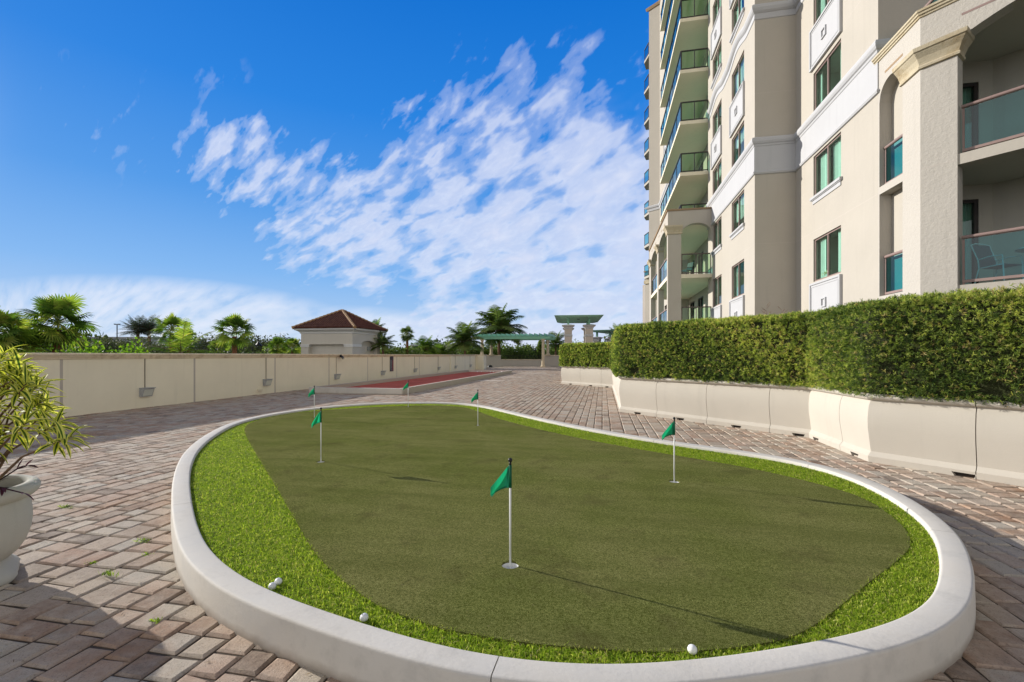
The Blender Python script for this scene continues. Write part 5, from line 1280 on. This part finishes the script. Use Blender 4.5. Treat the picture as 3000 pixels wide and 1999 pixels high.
bush('shade_tree', 770, 60, 990, 3.0, 2., 35, 'dark grey-green tree behind the curved street lamp', 'grey_leaf', .22, 4500, 'tree', 5)
bush('green_shrub', 130, 21, 1030, 1.3, .8, 36, 'low yellow-green shrub under the large fan palm', 'bright_leaf', .13, 1800)
bush('green_shrub', 225, 24, 1030, 1.0, .8, 37, 'low dark shrub right of the large fan palm trunk', 'palm_dark', .14, 1800)
bush('green_shrub', 1165, 46, 1020, 2.4, 1.2, 38, 'dark green shrub mass right of the pool house', 'palm_dark', .2, 3500)
bush('green_shrub', 1280, 54, 1024, 2.6, 1.2, 39, 'dark green shrub mass below the left coconut palm', 'palm_dark', .2, 3500)
bush('green_shrub', 1400, 66, 1018, 3.2, 1.5, 40, 'dark green shrub mass behind the left pergola column', 'palm_dark', .24, 4000)
bush('green_shrub', 1500, 72, 1018, 3.0, 1.5, 41, 'dark green shrub mass under the middle of the pergola', 'palm_dark', .24, 4000)
bush('cypress', 1582, 72, 1006, .7, .7, 42, 'dark upright cypress seen through the pergola', 'palm_dark', .2, 2200, 'tree', 1)
bush('green_shrub', 1650, 74, 1012, 3.2, 1.5, 43, 'dark green shrub mass right of the pergola', 'palm_dark', .24, 4000)
bush('green_shrub', 1570, 76, 1022, 2.0, 1.2, 45, 'paler green shrub beside the upright cypress', 'far_leaf', .24, 2600)
bush('green_shrub', 700, 34, 1026, 2.0, 1., 46, 'low shrub behind the wall at the slim red palm trunk', 'far_leaf', .16, 2400)
bush('green_shrub', 830, 44, 1022, 2.0, 1., 47, 'low dark shrub left of the pool house', 'palm_dark', .18, 2600)
# far wood that reads as one mass along the horizon
g_ = np.random.default_rng(99); V, Rn = [], []
for k in range(150):
    az = R(-62+k*.62+g_.uniform(-.3, .3)); dist = g_.uniform(150, 230); r_ = g_.uniform(4, 8); h = g_.uniform(4.2, 6.8)
    leaf_mass(V, Rn, (math.sin(az)*dist, math.cos(az)*dist, -7+h), (r_, r_, h*g_.uniform(.95, 1.25)), 900, 1.25, g_)
tag(quads_np('far_trees', np.concatenate(V), 'far_leaf', attrs={'rnd': ('FACE', np.concatenate(Rn))}), 'hazy far line of trees along the horizon', 'trees', kind='stuff')

# far buildings
def block(name, x0, x1, f, ytop, mat, label, sign=None):
    (a, b), (c, d) = px2(x0, f), px2(x1, f); zt = zpx(ytop, f); t = empty(name, ((a+c)/2, (b+d)/2, -7), YAW); w_ = math.hypot(c-a, d-b)/2
    m = MB(); m.box(-w_, w_, 0, 18, 0, zt+7); m.build('wall', mat, t); m = MB(); m.box(-w_-.2, w_+.2, -.25, 18.2, zt+7.002, zt+7.5); m.build('roof_edge', 'grey_metal', t)
    if sign:
        cu = bpy.data.curves.new('letters', 'FONT'); cu.body = sign; cu.size = 1.0; cu.extrude = .04; ob = bpy.data.objects.new('letters', cu); COL.objects.link(ob)
        me = bpy.data.meshes.new_from_object(ob.evaluated_get(bpy.context.evaluated_depsgraph_get())); COL.objects.unlink(ob); bpy.data.objects.remove(ob); me.materials.clear(); me.materials.append(MAT['sign_text'])
        o = link('sign_letters', me, t); k = f/1333.; o.rotation_euler = (R(90), 0, 0); sc = 9.5*k/.72; o.scale = (sc, sc, sc); o.location = ((270-(x0+x1)/2)*k, -.1, 7+zpx(1011, f))
    tag(t, label, 'building')
block('store_building', 60, 470, 120, 993, 'far_build', 'long low blue-grey store building with dark lettering at far left', 'MC')
block('store_building', 470, 800, 150, 1012, 'far_build', 'long pale store building low behind the middle palms')
block('store_building', 1205, 1345, 140, 1014, 'far_build_pale', 'pale pinkish building low behind the slim fan palm')
# parking lot light poles and the curved lamp
def lot_pole(x, f, ytop, arm, label):
    a, b = px2(x, f); zt = zpx(ytop, f); t = empty('light_pole', (a, b, -7), YAW); m = MB(); m.tube([(0, 0, 0), (0, 0, zt+7)], [.14, .09], 8); m.build('pole', 'dark_frame', t)
    for s in (-1, 1):
        m = MB(); m.box(s*.05, s*arm, -.06, .06, zt+6.94, zt+7.02); m.box(min(s*arm*.45, s*arm), max(s*arm*.45, s*arm), -.22, .22, zt+7.021, zt+7.14); m.build('lamp_head', 'dark_frame', t)
    tag(t, label, 'light pole', 'light poles in the far parking lot')
lot_pole(343, 95, 951, .55, 'slim light pole with two short arms left of the date palms'); lot_pole(539, 88, 952, .95, 'light pole with two long arms above the small fan palm'); lot_pole(841, 120, 990, .8, 'distant light pole left of the pool house'); lot_pole(1283, 120, 999, .8, 'distant light pole left of the big coconut palms')
a, b = px2(739, 42); t = empty('street_lamp', (a, b, -7), YAW); zt = zpx(985, 42)+7
m = MB(); m.tube([(0, 0, 0), (0, 0, zt-.45)]+[(.29-.29*math.cos(PI*k/10), 0, zt-.33+.33*math.sin(PI*k/10)) for k in range(11)]+[(.58, 0, zt-.5)], .05, 8); m.build('pole', 'black', t)
m = MB(); m.lathe([(.05, .0), (.09, -.1), (.13, -.2), (.30, -.42), (.28, -.44), (.001, -.3)], 16, (.58, 0, zt-.45)); m.build('lamp_shade', 'black', t)
tag(t, 'black street lamp with curved neck and bell shade behind the wall', 'street lamp')
# ------------------------------------------------------------------ light, sky, camera
sd = bpy.data.lights.new('sun', 'SUN'); sd.energy = SUN_E; sd.angle = R(.53); sd.color = (1., .95, .875)
so = bpy.data.objects.new('sun', sd); COL.objects.link(so); so.rotation_euler = SUNV.to_track_quat('Z', 'Y').to_euler(); so.location = SUNV*60
w = bpy.data.worlds.new('World'); scene.world = w; w.use_nodes = True
nt = w.node_tree; N, L = nt.nodes, nt.links; N.clear()
sky = N.new('ShaderNodeTexSky'); sky.sky_type = 'NISHITA'; sky.sun_disc = False; sky.sun_elevation = SUN_EL; sky.sun_rotation = SUN_AZ
sky.altitude = 0; sky.air_density = 1.; sky.dust_density = .25; sky.ozone_density = 3.
d = N.new('ShaderNodeTexCoord').outputs['Generated']
sp = N.new('ShaderNodeSeparateXYZ'); L.new(d, sp.inputs[0]); X, Y, Z = sp.outputs
mm = lambda op, a, b=None, c=False: math_(N, L, op, a, b, c)
az = mm('MULTIPLY', mm('ARCTAN2', X, Y), 180/PI); el = mm('MULTIPLY', mm('ARCSINE', Z), 180/PI)
def ell(ca, ce, ra, re, p=1.):      # soft patch in azimuth/elevation (degrees), 1 in the middle
    u = mm('DIVIDE', mm('SUBTRACT', az, ca), ra); v = mm('DIVIDE', mm('SUBTRACT', el, ce), re)
    return mm('MULTIPLY', mm('SUBTRACT', 1., mm('ADD', mm('MULTIPLY', u, u), mm('MULTIPLY', v, v)), True), p)
# cloud streets fanning out from a point low on the left horizon
dx_, dy_ = mm('ADD', az, 60.), mm('ADD', el, 4.)
phi = mm('ARCTAN2', dy_, dx_); rho = mm('LOGARITHM', mm('ADD', mm('SQRT', mm('ADD', mm('MULTIPLY', dx_, dx_), mm('MULTIPLY', dy_, dy_))), 6.), 2.71828)
cb = N.new('ShaderNodeCombineXYZ'); L.new(mm('MULTIPLY', rho, 1.5), cb.inputs[0]); L.new(mm('MULTIPLY', phi, 2.9), cb.inputs[1]); cb.inputs[2].default_value = SEED
def nz(scale, detail, rough, dist=0.):
    n = N.new('ShaderNodeTexNoise'); n.inputs['Scale'].default_value = scale; n.inputs['Detail'].default_value = detail; n.inputs['Roughness'].default_value = rough; n.inputs['Distortion'].default_value = dist
    L.new(cb.outputs[0], n.inputs['Vector']); return n.outputs[0]
n1 = nz(7.0, 3, .5, .25); n0 = nz(1.8, 2, .5); n2 = nz(19., 5, .6, .3)
body = mm('ADD', mm('ADD', mm('MULTIPLY', n1, .60), mm('MULTIPLY', n0, .20)), mm('MULTIPLY', n2, .20))
mask = None
for e in [(0, 16, 38, 19, 1.12), (-10, 27, 21, 8.5, .68), (-29, 15, 15, 10, .90), (-41, 19.5, 8, 6.5, .80), (-3, 2.5, 27, 8.5, 1.6), (-8, 31.5, 15, 5, .50), (-53, 21, 9, 6, .15), (-44, 26.5, 4, 4, .15)]:
    q = ell(*e); mask = q if mask is None else mm('MAXIMUM', mask, q)
th = mm('SUBTRACT', mm('ADD', body, mm('MULTIPLY', mm('MINIMUM', mask, 1.), CLK)), CLT)
alpha = ramp(N, L, th, [(0, (0, 0, 0)), (.06, (.20, .20, .20)), (.17, (.70, .70, .70)), (.34, (.97, .97, .97))], 'EASE')
alpha = mm('MULTIPLY', alpha, mm('MULTIPLY', mask, 4., True))
veil = mm('MULTIPLY', mm('MULTIPLY', mm('MINIMUM', mm('MAXIMUM', mm('SUBTRACT', mask, .55), 0.), .5), .95), ramp(N, L, mm('ADD', mm('MULTIPLY', n0, .5), mm('MULTIPLY', n1, .5)), [(.34, (.0, .0, .0)), (.60, (1, 1, 1))]), True)
alpha = mm('MAXIMUM', alpha, veil)
soft = mm('MULTIPLY', mm('MULTIPLY', mm('MAXIMUM', ell(-47, 2.6, 18, 5.4), ell(-30, 1.6, 15, 4.4)), 2.0, True), ramp(N, L, mm('ADD', mm('MULTIPLY', body, .7), mm('MULTIPLY', n0, .3)), [(.36, (.12, .12, .12)), (.50, (.62, .62, .62)), (.62, (1, 1, 1))]), True)
alpha = mm('MAXIMUM', alpha, mm('MULTIPLY', soft, .68))
# sunlit tops, lavender-grey thick parts
shade = ramp(N, L, mm('ADD', mm('MULTIPLY', n2, .6), mm('MULTIPLY', th, .9)), [(.22, (.93, .95, 1.0)), (.36, (.86, .89, .98)), (.52, (.70, .76, .92))])
cc = mixrgb(N, L, 1., shade, (CLOUD, CLOUD, CLOUD*1.02), 'MULTIPLY')
# clear-sky blue deepening overhead; part of it from the physical sky, compressed near the sun
el_t = mm('DIVIDE', mm('MAXIMUM', el, 0.), 90.)
grad = ramp(N, L, el_t, [(0, (.60, .74, .93)), (.035, (.44, .64, .93)), (.10, (.22, .49, .93)), (.19, (.075, .335, .86)), (.30, (.012, .235, .80)), (.42, (.0, .175, .70)), (.6, (.0, .13, .55)), (1, (.0, .09, .42))])
sep = N.new('ShaderNodeSeparateColor'); L.new(sky.outputs[0], sep.inputs[0]); cmb = N.new('ShaderNodeCombineColor')
for i in range(3):
    q = mm('MULTIPLY', sep.outputs[i], .13); L.new(mm('DIVIDE', q, mm('ADD', q, 1.1)), cmb.inputs[i])
skyc = mixrgb(N, L, .10, grad, cmb.outputs[0])
col = mixrgb(N, L, alpha, skyc, cc)
# unseen broken overcast, added as fill behind the viewer and overhead, and the glare round the sun off to the left
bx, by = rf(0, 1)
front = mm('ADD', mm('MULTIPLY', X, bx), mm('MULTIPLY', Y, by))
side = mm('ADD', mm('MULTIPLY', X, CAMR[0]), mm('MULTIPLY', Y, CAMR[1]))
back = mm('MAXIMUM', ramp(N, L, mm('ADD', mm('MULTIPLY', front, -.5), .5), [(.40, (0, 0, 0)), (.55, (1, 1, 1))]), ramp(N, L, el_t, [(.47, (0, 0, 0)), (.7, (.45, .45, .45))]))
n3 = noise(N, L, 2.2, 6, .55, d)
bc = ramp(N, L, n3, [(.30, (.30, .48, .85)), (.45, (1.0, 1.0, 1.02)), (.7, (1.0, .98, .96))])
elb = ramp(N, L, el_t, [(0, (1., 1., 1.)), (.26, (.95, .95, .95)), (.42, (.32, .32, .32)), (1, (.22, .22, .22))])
bc = mixrgb(N, L, 1., mixrgb(N, L, 1., bc, elb, 'MULTIPLY'), (BACK_FILL, BACK_FILL, BACK_FILL), 'MULTIPLY')
lb = ramp(N, L, mm('ADD', mm('MULTIPLY', X, -.80), mm('MULTIPLY', Y, -.60)), [(.35, (1, 1, 1)), (.85, (1.45, 1.42, 1.36))])  # added fill sky made brighter still in the unseen sector behind left
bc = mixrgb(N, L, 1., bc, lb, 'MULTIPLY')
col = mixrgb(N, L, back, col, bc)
sv = N.new('ShaderNodeVectorMath'); sv.operation = 'DOT_PRODUCT'; L.new(d, sv.inputs[0]); sv.inputs[1].default_value = tuple(SUNV)
gl = mm('MULTIPLY', mm('POWER', mm('MAXIMUM', sv.outputs['Value'], 0.), 260.), 4.)
cg = N.new('ShaderNodeCombineColor')
for i, kk in enumerate((1., .95, .85)): L.new(mm('MULTIPLY', gl, kk), cg.inputs[i])
col = mixrgb(N, L, 1., col, cg.outputs[0], 'ADD')
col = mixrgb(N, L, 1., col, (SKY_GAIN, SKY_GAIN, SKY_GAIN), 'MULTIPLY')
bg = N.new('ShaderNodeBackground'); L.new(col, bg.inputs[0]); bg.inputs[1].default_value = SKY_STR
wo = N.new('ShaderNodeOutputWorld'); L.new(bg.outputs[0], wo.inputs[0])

cam = bpy.data.cameras.new('camera'); co = bpy.data.objects.new('camera', cam); COL.objects.link(co)
co.location = (0, 0, EYE); co.rotation_euler = (R(90), 0, YAW)
cam.sensor_width = 36; cam.lens = 1333/3000*36; cam.shift_y = 41.5/3000; cam.clip_start = .05; cam.clip_end = 6000
scene.camera = co
scene.view_settings.view_transform = 'Standard'; scene.view_settings.look = 'None'; scene.view_settings.exposure = EXPOSURE; scene.view_settings.gamma = 1
scene.cycles.transparent_max_bounces = 24; scene.cycles.max_bounces = 10; scene.cycles.diffuse_bounces = 4
scene.cycles.caustics_reflective = False; scene.cycles.caustics_refractive = False
